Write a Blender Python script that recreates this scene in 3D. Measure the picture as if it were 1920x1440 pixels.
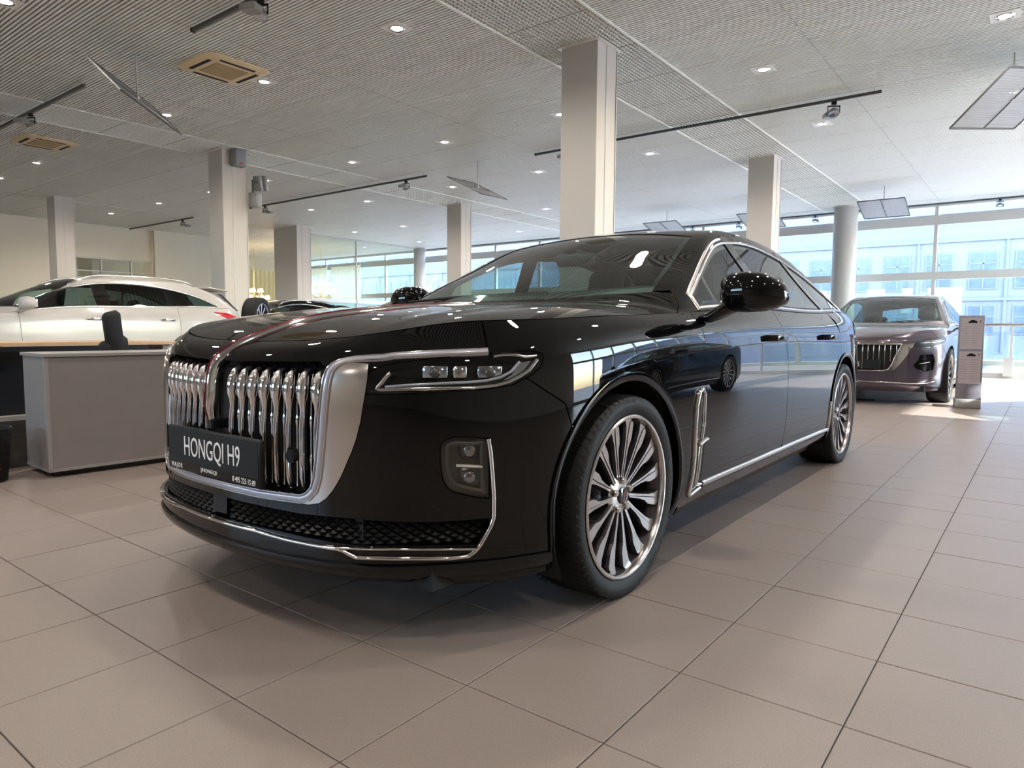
import bpy, math, random
import numpy as np
from mathutils import Vector, Matrix
from mathutils.geometry import delaunay_2d_cdt
random.seed(7)
for o in list(bpy.data.objects): bpy.data.objects.remove(o)
SC = bpy.context.scene; COL = SC.collection
# ---------------------------------------------------------------- camera, light, exposure
CAMH = .8938; FPX = 1296.94; PITCH, ROLL, YAW = .0784, .0071, .6570
def cam_basis():
    fw = np.array([math.cos(YAW)*math.cos(PITCH), math.sin(YAW)*math.cos(PITCH), -math.sin(PITCH)])
    rt = np.cross(fw, [0, 0, 1]); rt /= np.linalg.norm(rt); up = np.cross(rt, fw)
    return fw, rt*math.cos(ROLL)+up*math.sin(ROLL), -rt*math.sin(ROLL)+up*math.cos(ROLL)
FW, RT, UP = cam_basis()
def ray(u, v): return FW+RT*(u-960)/FPX-UP*(v-720)/FPX
cd = bpy.data.cameras.new('camera'); cam = bpy.data.objects.new('camera', cd); COL.objects.link(cam)
cd.sensor_width = 36; cd.lens = FPX/1920*36; cd.clip_start = .05; cd.clip_end = 300
cam.matrix_world = Matrix(((RT[0], UP[0], -FW[0], 0), (RT[1], UP[1], -FW[1], 0), (RT[2], UP[2], -FW[2], CAMH), (0, 0, 0, 1)))
SC.camera = cam
SC.view_settings.view_transform = 'Standard'; SC.view_settings.look = 'None'; SC.view_settings.gamma = 1
SC.view_settings.use_curve_mapping = False; SC.view_settings.exposure = 1.35
W = bpy.data.worlds.new('sky'); SC.world = W; W.use_nodes = True; nt = W.node_tree; nt.nodes.clear()
sky = nt.nodes.new('ShaderNodeTexSky'); sky.sky_type = 'NISHITA'; sky.sun_disc = False
sky.sun_elevation = math.radians(38); sky.sun_rotation = math.radians(170); sky.air_density = 1.0; sky.dust_density = 1.5; sky.ozone_density = 1.5
bg = nt.nodes.new('ShaderNodeBackground'); bg.inputs[1].default_value = SKY = 1.3
out = nt.nodes.new('ShaderNodeOutputWorld'); nt.links.new(sky.outputs[0], bg.inputs[0]); nt.links.new(bg.outputs[0], out.inputs[0])
def lamp(name, kind, loc, energy, color=(1, 1, 1), target=None, **kw):
    l = bpy.data.lights.new(name, kind); l.energy = energy; l.color = color
    for k, v in kw.items(): setattr(l, k, v)
    o = bpy.data.objects.new(name, l); COL.objects.link(o); o.location = loc
    if target is not None: o.rotation_euler = (Vector(target)-Vector(loc)).to_track_quat('-Z', 'Y').to_euler()
    return o
sun = lamp('sun', 'SUN', (10.4, -20, 9.6), 14.0, (1, .95, .88), (11.2, 0, 0), angle=.009)
# ---------------------------------------------------------------- materials
MATS = {}
def mat(name, col, rough=.5, metal=0., coat=0., emit=None, es=0., noise=0., nscale=8., bump=0., bscale=60., spec=.5, ior=1.5, col2=None, coatr=.03):
    if name in MATS: return MATS[name]
    m = bpy.data.materials.new(name); m.use_nodes = True; n = m.node_tree; p = n.nodes['Principled BSDF']
    p.inputs['Base Color'].default_value = (*col, 1); p.inputs['Roughness'].default_value = rough
    p.inputs['Metallic'].default_value = metal; p.inputs['Coat Weight'].default_value = coat; p.inputs['Coat Roughness'].default_value = coatr; p.inputs['Coat IOR'].default_value = 1.45
    p.inputs['Specular IOR Level'].default_value = spec; p.inputs['IOR'].default_value = ior
    if emit: p.inputs['Emission Color'].default_value = (*emit, 1); p.inputs['Emission Strength'].default_value = es
    tc = n.nodes.new('ShaderNodeTexCoord')
    nz = n.nodes.new('ShaderNodeTexNoise'); nz.inputs['Scale'].default_value = nscale; nz.inputs['Detail'].default_value = 4
    n.links.new(tc.outputs['Object'], nz.inputs['Vector'])
    mr = n.nodes.new('ShaderNodeMapRange'); mr.inputs['From Min'].default_value = .3; mr.inputs['From Max'].default_value = .7
    n.links.new(nz.outputs[0], mr.inputs['Value'])
    mx = n.nodes.new('ShaderNodeMix'); mx.data_type = 'RGBA'
    a = [max(0, c*(1-noise)) for c in col]; b = col2 or [min(1, c*(1+noise)) for c in col]
    mx.inputs[6].default_value = (*a, 1); mx.inputs[7].default_value = (*b, 1)
    n.links.new(mr.outputs[0], mx.inputs[0]); n.links.new(mx.outputs[2], p.inputs['Base Color'])
    if bump:
        n2 = n.nodes.new('ShaderNodeTexNoise'); n2.inputs['Scale'].default_value = bscale; n2.inputs['Detail'].default_value = 3
        n.links.new(tc.outputs['Object'], n2.inputs['Vector'])
        bp = n.nodes.new('ShaderNodeBump'); bp.inputs['Strength'].default_value = bump; bp.inputs['Distance'].default_value = .004
        n.links.new(n2.outputs[0], bp.inputs['Height']); n.links.new(bp.outputs[0], p.inputs['Normal'])
    MATS[name] = m; return m
def glass(name, tint, refl=1., rough=0.0):
    """thin pane: tinted see-through with a fresnel reflection"""
    m = bpy.data.materials.new(name); m.use_nodes = True; n = m.node_tree; n.nodes.clear()
    o = n.nodes.new('ShaderNodeOutputMaterial'); mix = n.nodes.new('ShaderNodeMixShader')
    t = n.nodes.new('ShaderNodeBsdfTransparent'); t.inputs[0].default_value = (*tint, 1)
    g = n.nodes.new('ShaderNodeBsdfGlossy'); g.inputs['Roughness'].default_value = rough; g.inputs[0].default_value = (.95, .98, 1, 1)
    f = n.nodes.new('ShaderNodeFresnel'); f.inputs[0].default_value = 1.5
    k = n.nodes.new('ShaderNodeMath'); k.operation = 'MULTIPLY'; k.inputs[1].default_value = refl*1.6; k.use_clamp = True
    ge = n.nodes.new('ShaderNodeNewGeometry'); ma = n.nodes.new('ShaderNodeMath'); ma.operation = 'MULTIPLY_ADD'; ma.inputs[1].default_value = -.8333; ma.inputs[2].default_value = 1.5
    n.links.new(ge.outputs['Backfacing'], ma.inputs[0]); n.links.new(ma.outputs[0], f.inputs[0])
    n.links.new(f.outputs[0], k.inputs[0]); n.links.new(k.outputs[0], mix.inputs[0])
    n.links.new(t.outputs[0], mix.inputs[1]); n.links.new(g.outputs[0], mix.inputs[2]); n.links.new(mix.outputs[0], o.inputs[0])
    MATS[name] = m; return m
M_BLACK = mat('black_paint', (.0022, .0023, .0027), .3, 0, 1., spec=0., noise=.2, coatr=.008)
M_GREYP = mat('mauve_grey_paint', (.075, .058, .075), .28, .5, 1., noise=.06)
M_WHITE = mat('pearl_white_paint', (.47, .44, .415), .35, 0, .5, noise=.02, coatr=.12)
M_CHROME = mat('chrome', (.72, .705, .69), .06, 1., noise=.01)
M_SATIN = mat('satin_silver', (.66, .62, .585), .16, 1., noise=.02)
M_LED = mat('light_strip', (.42, .41, .46), .25, .2, .6, noise=.02)
M_MACH = mat('machined_alloy', (.62, .59, .57), .22, 1., noise=.03, nscale=40)
M_ALLOYD = mat('dark_alloy', (.085, .075, .082), .3, .7, .4, noise=.05)
M_RUBBER = mat('tyre_rubber', (.007, .007, .0075), .6, noise=.15, bump=.15, bscale=120, spec=.35)
M_BLKPL = mat('black_plastic', (.006, .006, .0065), .4, noise=.1, spec=.3)
M_GLOSSBLK = mat('gloss_black_plastic', (.006, .006, .007), .08, 0, .6, noise=.1)
M_VOID = mat('underbody_black', (.006, .006, .006), .8, noise=.1)
M_BRAKE = mat('brake_steel', (.25, .24, .24), .35, 1., noise=.05)
M_RED = mat('red_lens', (.55, .01, .03), .1, 0, 1., noise=.1)
M_REDENAMEL = mat('red_enamel', (.13, .004, .012), .15, .3, 1., noise=.05)
M_LEATHER = mat('tan_leather', (.42, .19, .07), .5, noise=.08, bump=.1)
M_DKLEATHER = mat('black_leather', (.010, .009, .009), .55, noise=.1, bump=.1)
M_LETTER = mat('white_lettering', (.80, .78, .76), .5, noise=.01)
M_PLATE = mat('plate_black', (.006, .006, .006), .5, noise=.1, spec=.25)
M_LENS = mat('lamp_reflector', (.50, .53, .58), .12, 1., noise=.1)
M_LAMPGREY = mat('fog_lamp_housing', (.10, .09, .08), .3, .5, .5, noise=.1)
M_GLASS_W = glass('windscreen_glass', (.60, .80, .75), .8)
M_GLASS_D = glass('dark_privacy_glass', (.22, .27, .27), .7)
M_GLASS_T = glass('tinted_door_glass', (.62, .80, .76), .7)
M_GLASS_L = glass('lamp_glass', (.90, .92, .93), .6)
M_GLASS_LF = glass('smoked_lamp_glass', (.75, .74, .72))
M_PANE = glass('window_pane', (.93, .97, .98), .7)
M_PANEG = glass('green_glass', (.92, .97, .94), .8)
# ---------------------------------------------------------------- object helpers
def link(o, parent=None):
    COL.objects.link(o)
    if parent is not None: o.parent = parent
    return o
def empty(name, loc=(0, 0, 0), rz=0, parent=None, label=None, cat=None, group=None):
    o = bpy.data.objects.new(name, None); o.empty_display_size = .2; link(o, parent); o.location = loc; o.rotation_euler = (0, 0, rz)
    return tag(o, label, cat, group)
def tag(o, label=None, cat=None, group=None, kind=None):
    if label: o['label'] = label
    if cat: o['category'] = cat
    if group: o['group'] = group
    if kind: o['kind'] = kind
    return o
def mesh(name, V, F, m=None, parent=None, smooth=False, normals=None, loc=None):
    me = bpy.data.meshes.new(name); me.from_pydata([tuple(map(float, v)) for v in V], [], [tuple(map(int, f)) for f in F]); me.update()
    if m is not None:
        for q in (m if isinstance(m, (list, tuple)) else [m]): me.materials.append(q)
    if smooth: me.polygons.foreach_set('use_smooth', [True]*len(me.polygons))
    if normals is not None: me.normals_split_custom_set_from_vertices([tuple(map(float, v)) for v in normals])
    o = bpy.data.objects.new(name, me); link(o, parent)
    if loc is not None: o.location = loc
    return o
class MB:
    def __init__(s): s.v = []; s.f = []
    def add(s, V, F):
        k = len(s.v); s.v += [tuple(map(float, v)) for v in V]; s.f += [tuple(int(i)+k for i in f) for f in F]; return s
    def box(s, a, b, mtx=None, ch=0.):
        (x0, y0, z0), (x1, y1, z1) = a, b
        if ch <= 0:
            V = [(x0, y0, z0), (x1, y0, z0), (x1, y1, z0), (x0, y1, z0), (x0, y0, z1), (x1, y0, z1), (x1, y1, z1), (x0, y1, z1)]
            F = [(0, 3, 2, 1), (4, 5, 6, 7), (0, 1, 5, 4), (1, 2, 6, 5), (2, 3, 7, 6), (3, 0, 4, 7)]
        else:
            c = ch; V = []; F = []
            def ring(z, i):
                return [(x0+i+c*(i == 0), y0+i, z), (x1-i-c*(i == 0), y0+i, z), (x1-i, y0+i+c*(i == 0), z), (x1-i, y1-i-c*(i == 0), z), (x1-i-c*(i == 0), y1-i, z), (x0+i+c*(i == 0), y1-i, z), (x0+i, y1-i-c*(i == 0), z), (x0+i, y0+i+c*(i == 0), z)]
            V = ring(z0, c)+ring(z0+c, 0)+ring(z1-c, 0)+ring(z1, c)
            F.append(tuple(range(7, -1, -1)))
            for k in range(3):
                for i in range(8): F.append((k*8+i, k*8+(i+1) % 8, k*8+8+(i+1) % 8, k*8+8+i))
            F.append(tuple(range(24, 32)))
        if mtx is not None: V = [tuple(mtx @ Vector(v)) for v in V]
        return s.add(V, F)
    def cyl(s, a, b, r, n=12, r2=None, cap=True):
        a, b = Vector(a), Vector(b); r2 = r if r2 is None else r2; d = (b-a).normalized(); q = d.orthogonal().normalized(); p = d.cross(q); V = []
        for c, rr in ((a, r), (b, r2)):
            for i in range(n): t = 2*math.pi*i/n; V.append(c+(q*math.cos(t)+p*math.sin(t))*rr)
        F = [(i, (i+1) % n, n+(i+1) % n, n+i) for i in range(n)]
        if cap: F += [tuple(range(n-1, -1, -1)), tuple(range(n, 2*n))]
        return s.add(V, F)
    def lathe(s, prof, n=32, axis='z', c=(0, 0, 0), closed=False):
        V = []; m = len(prof)
        for i in range(n):
            t = 2*math.pi*i/n
            for r, z in prof:
                if axis == 'z': V.append((c[0]+r*math.cos(t), c[1]+r*math.sin(t), c[2]+z))
                else: V.append((c[0]+r*math.cos(t), c[1]+z, c[2]+r*math.sin(t)))
        F = []
        for i in range(n):
            j = (i+1) % n
            for k in range(m-1+closed):
                l = (k+1) % m
                F.append((i*m+k, j*m+k, j*m+l, i*m+l) if axis == 'z' else (i*m+l, j*m+l, j*m+k, i*m+k))
        return s.add(V, F)
    def tube(s, pts, r, n=8):
        pts = [Vector(p) for p in pts]; V = []; F = []
        for i, p in enumerate(pts):
            d = (pts[min(i+1, len(pts)-1)]-pts[max(i-1, 0)]).normalized(); ref = Vector((0, 0, 1)) if abs(d.z) < .9 else Vector((1, 0, 0))
            q = d.cross(ref).normalized(); w = q.cross(d); rr = r[i] if isinstance(r, (list, tuple)) else r
            for k in range(n): t = 2*math.pi*k/n; V.append(p+(q*math.cos(t)+w*math.sin(t))*rr)
        for i in range(len(pts)-1):
            for k in range(n): F.append((i*n+k, i*n+(k+1) % n, (i+1)*n+(k+1) % n, (i+1)*n+k))
        F += [tuple(range(n-1, -1, -1)), tuple(range((len(pts)-1)*n, len(pts)*n))]
        return s.add(V, F)
    def build(s, name, m=None, parent=None, smooth=False, loc=None): return mesh(name, s.v, s.f, m, parent, smooth, None, loc)
def box(name, a, b, m, parent=None, ch=0.): return MB().box(a, b, None, ch).build(name, m, parent)
def soft(o, ang=40):
    """smooth by angle without operators"""
    me = o.data; me.polygons.foreach_set('use_smooth', [True]*len(me.polygons))
    from collections import defaultdict
    ef = defaultdict(list)
    for p in me.polygons:
        for k in p.edge_keys: ef[k].append(p.normal)
    c = math.cos(math.radians(ang))
    sh = [(len(ef[tuple(sorted(e.vertices))]) == 2 and ef[tuple(sorted(e.vertices))][0].dot(ef[tuple(sorted(e.vertices))][1]) < c) for e in me.edges]
    at = me.attributes.get('sharp_edge') or me.attributes.new('sharp_edge', 'BOOLEAN', 'EDGE'); at.data.foreach_set('value', sh)
    return o
def text(name, s, size, m, parent, origin, xdir, ydir, sx=1., align='CENTER', extr=.0006, bold=0., space=1.):
    cu = bpy.data.curves.new(name, 'FONT'); cu.body = s; cu.size = size; cu.align_x = align; cu.extrude = extr; cu.resolution_u = 3; cu.offset = bold; cu.space_character = space
    o = bpy.data.objects.new(name, cu); COL.objects.link(o)
    dg = bpy.context.evaluated_depsgraph_get(); me = bpy.data.meshes.new_from_object(o.evaluated_get(dg)); bpy.data.objects.remove(o)
    me.materials.clear(); me.materials.append(m)
    o = bpy.data.objects.new(name, me); link(o, parent); X = Vector(xdir).normalized(); Y = Vector(ydir).normalized(); Z = X.cross(Y)
    Mx = Matrix(((X.x*sx, Y.x, Z.x, origin[0]), (X.y*sx, Y.y, Z.y, origin[1]), (X.z*sx, Y.z, Z.z, origin[2]), (0, 0, 0, 1)))
    me.transform(Mx); return o
# ---------------------------------------------------------------- numeric surfaces
def natcub(xk, yk):
    xk = np.asarray(xk, float); yk = np.asarray(yk, float); n = len(xk); h = np.diff(xk)
    sh = (n,)+(1,)*(yk.ndim-1)
    A = np.zeros((n, n)); A[0, 0] = A[-1, -1] = 1; R = np.zeros_like(yk)
    d = (yk[1:]-yk[:-1])/h.reshape((-1,)+(1,)*(yk.ndim-1))
    for i in range(1, n-1):
        A[i, i-1] = h[i-1]; A[i, i] = 2*(h[i-1]+h[i]); A[i, i+1] = h[i]
        R[i] = 6*(d[i]-d[i-1])
    M = np.linalg.solve(A, R.reshape(n, -1)).reshape(yk.shape)
    def f(x):
        x = np.atleast_1d(np.asarray(x, float))
        i = np.clip(np.searchsorted(xk, x)-1, 0, n-2); hh = h[i]
        e = (Ellipsis,)+(None,)*(yk.ndim-1)
        a = ((xk[i+1]-x)/hh)[e]; b = ((x-xk[i])/hh)[e]; h2 = (hh*hh/6)[e]
        r = a*yk[i]+b*yk[i+1]+((a**3-a)*M[i]+(b**3-b)*M[i+1])*h2
        # linear outside
        lo = x < xk[0]; hi = x > xk[-1]
        if lo.any():
            s0 = d[0]-h[0]/6*(2*M[0]+M[1]); r[lo] = yk[0]+(x[lo]-xk[0])[(slice(None),)+(None,)*(yk.ndim-1)]*s0
        if hi.any():
            s1 = d[-1]+h[-1]/6*(M[-2]+2*M[-1]); r[hi] = yk[-1]+(x[hi]-xk[-1])[(slice(None),)+(None,)*(yk.ndim-1)]*s1
        return r
    return f
def bbasis(t, m, p=3):
    t = np.clip(np.asarray(t, float), 0, 1-1e-9)
    kn = np.concatenate([np.zeros(p), np.linspace(0, 1, m-p+1), np.ones(p)])
    B = [((t >= kn[i]) & (t < kn[i+1])).astype(float) for i in range(len(kn)-1)]
    for q in range(1, p+1):
        N = []
        for i in range(len(kn)-1-q):
            a = 0; da = kn[i+q]-kn[i]; db = kn[i+q+1]-kn[i+1]
            if da > 0: a = a+(t-kn[i])/da*B[i]
            if db > 0: a = a+(kn[i+q+1]-t)/db*B[i+1]
            N.append(a if not isinstance(a, int) else np.zeros_like(t))
        B = N
    return np.stack(B[:m], -1)
def sstep(a, b, x):
    t = np.clip((x-a)/(b-a), 0, 1); return t*t*(3-2*t)
def smin(a, b, k):
    h = np.clip(.5+.5*(b-a)/k, 0, 1); return b*(1-h)+a*h-k*h*(1-h)
class CarShape:
    """local frame: x rearwards from the front axle, y = -w (w>0 is the car's left), z up"""
    def __init__(s, d):
        s.d = d
        st = np.array(d['outline'], float)          # x,w
        n = len(st)
        tab = d['profiles']                          # list of (station index, z row, d row)
        idx = np.array([t[0] for t in tab], float)
        m = len(tab[0][1])
        Z = np.stack([np.interp(np.arange(n), idx, [t[1][j] for t in tab]) for j in range(m)], 1)
        D = np.stack([np.interp(np.arange(n), idx, [t[2][j] for t in tab]) for j in range(m)], 1)
        ext = 4
        full = np.concatenate([st[ext:0:-1]*[1, -1], st, st[-2:-2-ext:-1]*[1, -1]])
        Zf = np.concatenate([Z[ext:0:-1], Z, Z[-2:-2-ext:-1]]); Df = np.concatenate([D[ext:0:-1], D, D[-2:-2-ext:-1]])
        L = np.concatenate([[0], np.cumsum(np.hypot(*np.diff(full, axis=0).T))]); L -= L[ext]
        c = natcub(L, full); e = 1e-4
        T = (c(L+e)-c(L-e)); T /= np.linalg.norm(T, axis=1)[:, None]
        N = np.stack([-T[:, 1], T[:, 0]], 1)          # outward: at front T=(0,1) -> N=(-1,0)
        P = np.zeros((len(full), m, 3))
        for j in range(m):
            q = full+N*Df[:, j:j+1]
            P[:, j, 0] = q[:, 0]; P[:, j, 1] = -q[:, 1]; P[:, j, 2] = Zf[:, j]
        s.zh_g = natcub([a for a, b in d['hood']], [b for a, b in d['hood']])
        last = P[:, m-1]; msk = sstep(d['cowlx'][0], d['cowlx'][1], last[:, 0])
        zh = s.Zh(last[:, 0], np.abs(last[:, 1]))
        P[:, m-1, 2] = zh*(1-msk)+last[:, 2]*msk
        s.m = m; s.L = L; s.ext = ext; s.smax = L[ext+n-1]
        s.sp = natcub(L, P)
        # belt edge table
        ss = np.linspace(0, s.smax, 500); E = s.Fv(ss, np.ones(500))
        k = (ss > ss[np.argmin(E[:, 0])])
        s.ex, s.ew, s.ez = E[:, 0], -E[:, 1], E[:, 2]
        s.roofp = natcub([a for a, b in d['roof']], [b for a, b in d['roof']])
    def Fv(s, S, V):
        S = np.asarray(S, float); V = np.asarray(V, float)
        sg = np.where(S < 0, -1., 1.); R = s.sp(np.abs(S)); B = bbasis(V, s.m)
        p = (R*B[:, :, None]).sum(1); p[:, 1] *= sg
        return p
    def Zh(s, x, w):
        w = np.abs(w); h = s.d.get('hoodc', (.02, .045, .60))
        t = np.clip((w-h[2])/.30, 0, None); fr = .6+.4*sstep(-.85, -.5, x)
        rid = s.d.get('ridge', .006)*np.exp(-((w-.50-.10*sstep(-.6, .4, x))/.05)**2)*sstep(-.8, -.5, x)
        return s.zh_g(x)-fr*h[0]*(w/h[2])**2-fr*h[1]*t*t*1.1+rid-.5*np.clip(x-.9, 0, None)
    def Ztop(s, x, w):
        x = np.asarray(x, float); w = np.abs(np.asarray(w, float)); d = s.d
        we = np.interp(x, s.ex[s.ex.argmin():], s.ew[s.ex.argmin():]); ze = np.interp(x, s.ex[s.ex.argmin():], s.ez[s.ex.argmin():])
        q = np.clip(we-w, 0, None)
        a, b = d['side']; Zs = ze+q*a+q*q*b-.8*np.clip(w-we, 0, None)
        sh = d['bend'][0]*w*w*(1-sstep(.9, 1.7, x))-d['bend'][1]*w*w*sstep(2.6, 3.3, x)
        T = s.roofp(x-sh)-d['crown']*(w/.6)**2*(.5+.5*sstep(.6, 1.4, x))
        G = smin(T, Zs, .05)
        H = s.Zh(x, w)
        return -smin(-H, -G, .012)
    def zv(s, S, Zq):
        """(s,z)->v"""
        S = np.asarray(S, float); lo = np.zeros(len(S)); hi = np.ones(len(S))
        for _ in range(22):
            mid = (lo+hi)/2; z = s.Fv(S, mid)[:, 2]; up = z < Zq; lo = np.where(up, mid, lo); hi = np.where(up, hi, mid)
        return (lo+hi)/2
class Surf:
    def pn(s, uv, off=0.):
        uv = np.asarray(uv, float).reshape(-1, 2); e = 1.5e-3
        P = s.f(uv[:, 0], uv[:, 1])
        du = s.f(uv[:, 0]+e, uv[:, 1])-s.f(uv[:, 0]-e, uv[:, 1]); dv = s.f(uv[:, 0], uv[:, 1]+e)-s.f(uv[:, 0], uv[:, 1]-e)
        N = np.cross(du, dv)*s.sgn; N /= np.linalg.norm(N, axis=1)[:, None]+1e-12
        return P+N*off, N
    def grid(s, U, V):
        uu, vv = np.meshgrid(U, V, indexing='ij'); P = s.f(uu.ravel(), vv.ravel())
        nu, nv = len(U), len(V); i = np.arange(nu*nv).reshape(nu, nv)
        a, b, c, d = i[:-1, :-1].ravel(), i[1:, :-1].ravel(), i[1:, 1:].ravel(), i[:-1, 1:].ravel()
        s.gu = np.stack([uu.ravel(), vv.ravel()], 1); s.gt = np.concatenate([np.stack([a, b, c], 1), np.stack([a, c, d], 1)]); s.gp = P
    def trace(s, o, d):
        """first hit -> uv"""
        p = s.gp[s.gt]; e1 = p[:, 1]-p[:, 0]; e2 = p[:, 2]-p[:, 0]; h = np.cross(d, e2); a = (e1*h).sum(1)
        a = np.where(abs(a) < 1e-12, 1e-12, a); f = 1/a; q0 = np.asarray(o)-p[:, 0]; u = f*(q0*h).sum(1); q = np.cross(q0, e1)
        v = f*(q@np.asarray(d)); t = f*(e2*q).sum(1); ok = (u >= -1e-6) & (v >= -1e-6) & (u+v <= 1+1e-6) & (t > 1e-4)
        if not ok.any(): return None
        k = np.where(ok)[0]; k = k[np.argmin(t[k])]; g = s.gu[s.gt[k]]
        return g[0]*(1-u[k]-v[k])+g[1]*u[k]+g[2]*v[k]
class Skirt(Surf):
    def __init__(s, c):
        s.c = c; s.sgn = 1; s.f = c.Fv
        s.grid(np.linspace(0, c.smax, 260), np.linspace(0, 1, 50))
        P, N = s.pn([[.01, .5]]); 
        if N[0, 0] > 0: s.sgn = -1
    def side(s, x, z, w=1):       # point of the side at (x,z)
        r = s.trace([x, -4, z], [0, 1., 0])
        if r is None:
            k = np.argmin((s.gp[:, 0]-x)**2+(s.gp[:, 2]-z)**2+(s.gp[:, 1] > -.5)*9); r = s.gu[k]
        return (r[0]*w, r[1])
    def front(s, w, z):
        r = s.trace([-4, -max(w, .015), z], [1., 0, 0])
        if r is None:
            k = np.argmin((s.gp[:, 1]+w)**2+(s.gp[:, 2]-z)**2+(s.gp[:, 0] > -.4)*9); r = s.gu[k]
        return (r[0], r[1])
class Top(Surf):
    def __init__(s, c):
        s.c = c; s.sgn = -1
        s.f = lambda x, w: np.stack([np.asarray(x, float), -np.asarray(w, float), c.Ztop(x, w)], 1)
        s.grid(np.linspace(-.95, 4.2, 300), np.linspace(-.9, .9, 110))
        P, N = s.pn([[1.8, 0]])
        if N[0, 2] < 0: s.sgn = 1
SEDAN = dict(
    outline=[(-.935, 0), (-.922, .22), (-.885, .42), (-.82, .58), (-.72, .71), (-.60, .81), (-.45, .885), (-.25, .928), (0, .945), (.45, .95), (1.2, .95), (2.2, .95), (2.8, .955), (3.2, .95), (3.6, .915), (3.9, .85), (4.08, .74), (4.17, .5), (4.19, 0)],
    profiles=[
        (0, (.16, .20, .245, .33, .46, .62, .75, .81, .838, .86), (-.10, -.015, .012, 0, 0, 0, -.006, -.03, -.07, -.115)),
        (3, (.16, .20, .245, .33, .46, .62, .75, .82, .85, .87), (-.10, -.015, .010, -.006, -.014, -.016, -.018, -.034, -.06, -.10)),
        (5, (.16, .20, .26, .36, .50, .64, .76, .835, .87, .885), (-.06, -.02, 0, 0, 0, 0, -.008, -.03, -.07, -.11)),
        (8, (.17, .22, .28, .38, .50, .64, .78, .87, .915, .93), (-.03, -.01, 0, 0, 0, 0, -.005, -.015, -.04, -.085)),
        (9, (.17, .22, .28, .38, .50, .64, .79, .89, .935, .97), (-.05, -.02, -.005, 0, 0, 0, -.003, -.010, -.035, -.08)),
        (10, (.17, .21, .27, .36, .48, .64, .80, .91, .945, 1.0), (-.06, -.03, -.01, 0, 0, 0, -.003, -.008, -.03, -.065)),
        (11, (.17, .21, .27, .36, .48, .64, .80, .91, .945, 1.005), (-.06, -.03, -.01, 0, 0, 0, -.003, -.008, -.03, -.065)),
        (13, (.17, .22, .30, .40, .52, .68, .83, .93, .98, 1.03), (-.05, -.02, -.005, 0, 0, 0, -.003, -.02, -.05, -.10)),
        (18, (.20, .25, .32, .42, .55, .70, .84, .95, 1.01, 1.045), (-.06, -.02, 0, 0, 0, -.01, -.03, -.05, -.06, -.12))],
    hood=[(-1.0, .76), (-.88, .826), (-.82, .852), (-.74, .882), (-.67, .903), (-.54, .932), (-.3, .964), (-.13, .981), (.1, .995), (.4, 1.008), (.8, 1.012), (1.2, 1.01)],
    cowlx=(.3, .75), side=(1.25, 1.0), bend=(.32, .35), crown=.03, hoodc=(.006, .05, .62), ridge=.004,
    roof=[(0, .86), (.2, .952), (.36, 1.022), (.6, 1.13), (.9, 1.258), (1.15, 1.358), (1.35, 1.42), (1.6, 1.462), (1.95, 1.48), (2.4, 1.462), (2.8, 1.405), (3.2, 1.305), (3.6, 1.175), (3.85, 1.10), (4.0, 1.07), (4.3, 1.05)])
# ---------------------------------------------------------------- panels lying on a body surface
def dens(loop, step=.02, closed=True):
    P = np.asarray(loop, float); out = []
    n = len(P)
    for i in range(n if closed else n-1):
        a, b = P[i], P[(i+1) % n]; k = max(1, int(math.ceil(np.hypot(*(b-a))/step)))
        for j in range(k): out.append(a+(b-a)*j/k)
    if not closed: out.append(P[-1])
    return np.array(out)
def roundc(loop, r=.02, k=3, closed=True):
    """round the corners of a polyline"""
    P = np.asarray(loop, float); n = len(P); out = []
    for i in range(n):
        if not closed and i in (0, n-1): out.append(P[i]); continue
        a, b, c = P[i-1], P[i], P[(i+1) % n]; la = np.hypot(*(a-b)); lc = np.hypot(*(c-b)); rr = min(r, la*.45, lc*.45)
        p = b+(a-b)/max(la, 1e-9)*rr; q = b+(c-b)/max(lc, 1e-9)*rr
        for j in range(k+1): t = j/k; out.append((1-t)**2*p+2*t*(1-t)*b+t*t*q)
    return np.array(out)
def area(P): x, y = P[:, 0], P[:, 1]; return .5*np.sum(x*np.roll(y, -1)-np.roll(x, -1)*y)
def shrink(P, g):
    s = 1 if area(P) > 0 else -1
    d = np.roll(P, -1, 0)-P; d /= np.linalg.norm(d, axis=1)[:, None]+1e-12; n = np.stack([-d[:, 1], d[:, 0]], 1)*s
    m = n+np.roll(n, 1, 0); m /= np.linalg.norm(m, axis=1)[:, None]+1e-9
    return P+m*g
def inside(pts, P):
    x, y = pts[:, 0], pts[:, 1]; r = np.zeros(len(pts), bool); j = len(P)-1
    for i in range(len(P)):
        xi, yi = P[i]; xj, yj = P[j]
        if yi != yj:
            c = ((yi > y) != (yj > y)) & (x < (xj-xi)*(y-yi)/(yj-yi)+xi); r ^= c
        j = i
    return r
def dist_poly(pts, P):
    a = P; b = np.roll(P, -1, 0); d = np.full(len(pts), 1e9)
    for i in range(len(P)):
        e = b[i]-a[i]; L = e@e
        if L < 1e-14: continue
        t = np.clip(((pts-a[i])@e)/L, 0, 1); d = np.minimum(d, np.hypot(*(pts-a[i]-t[:, None]*e).T))
    return d
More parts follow.
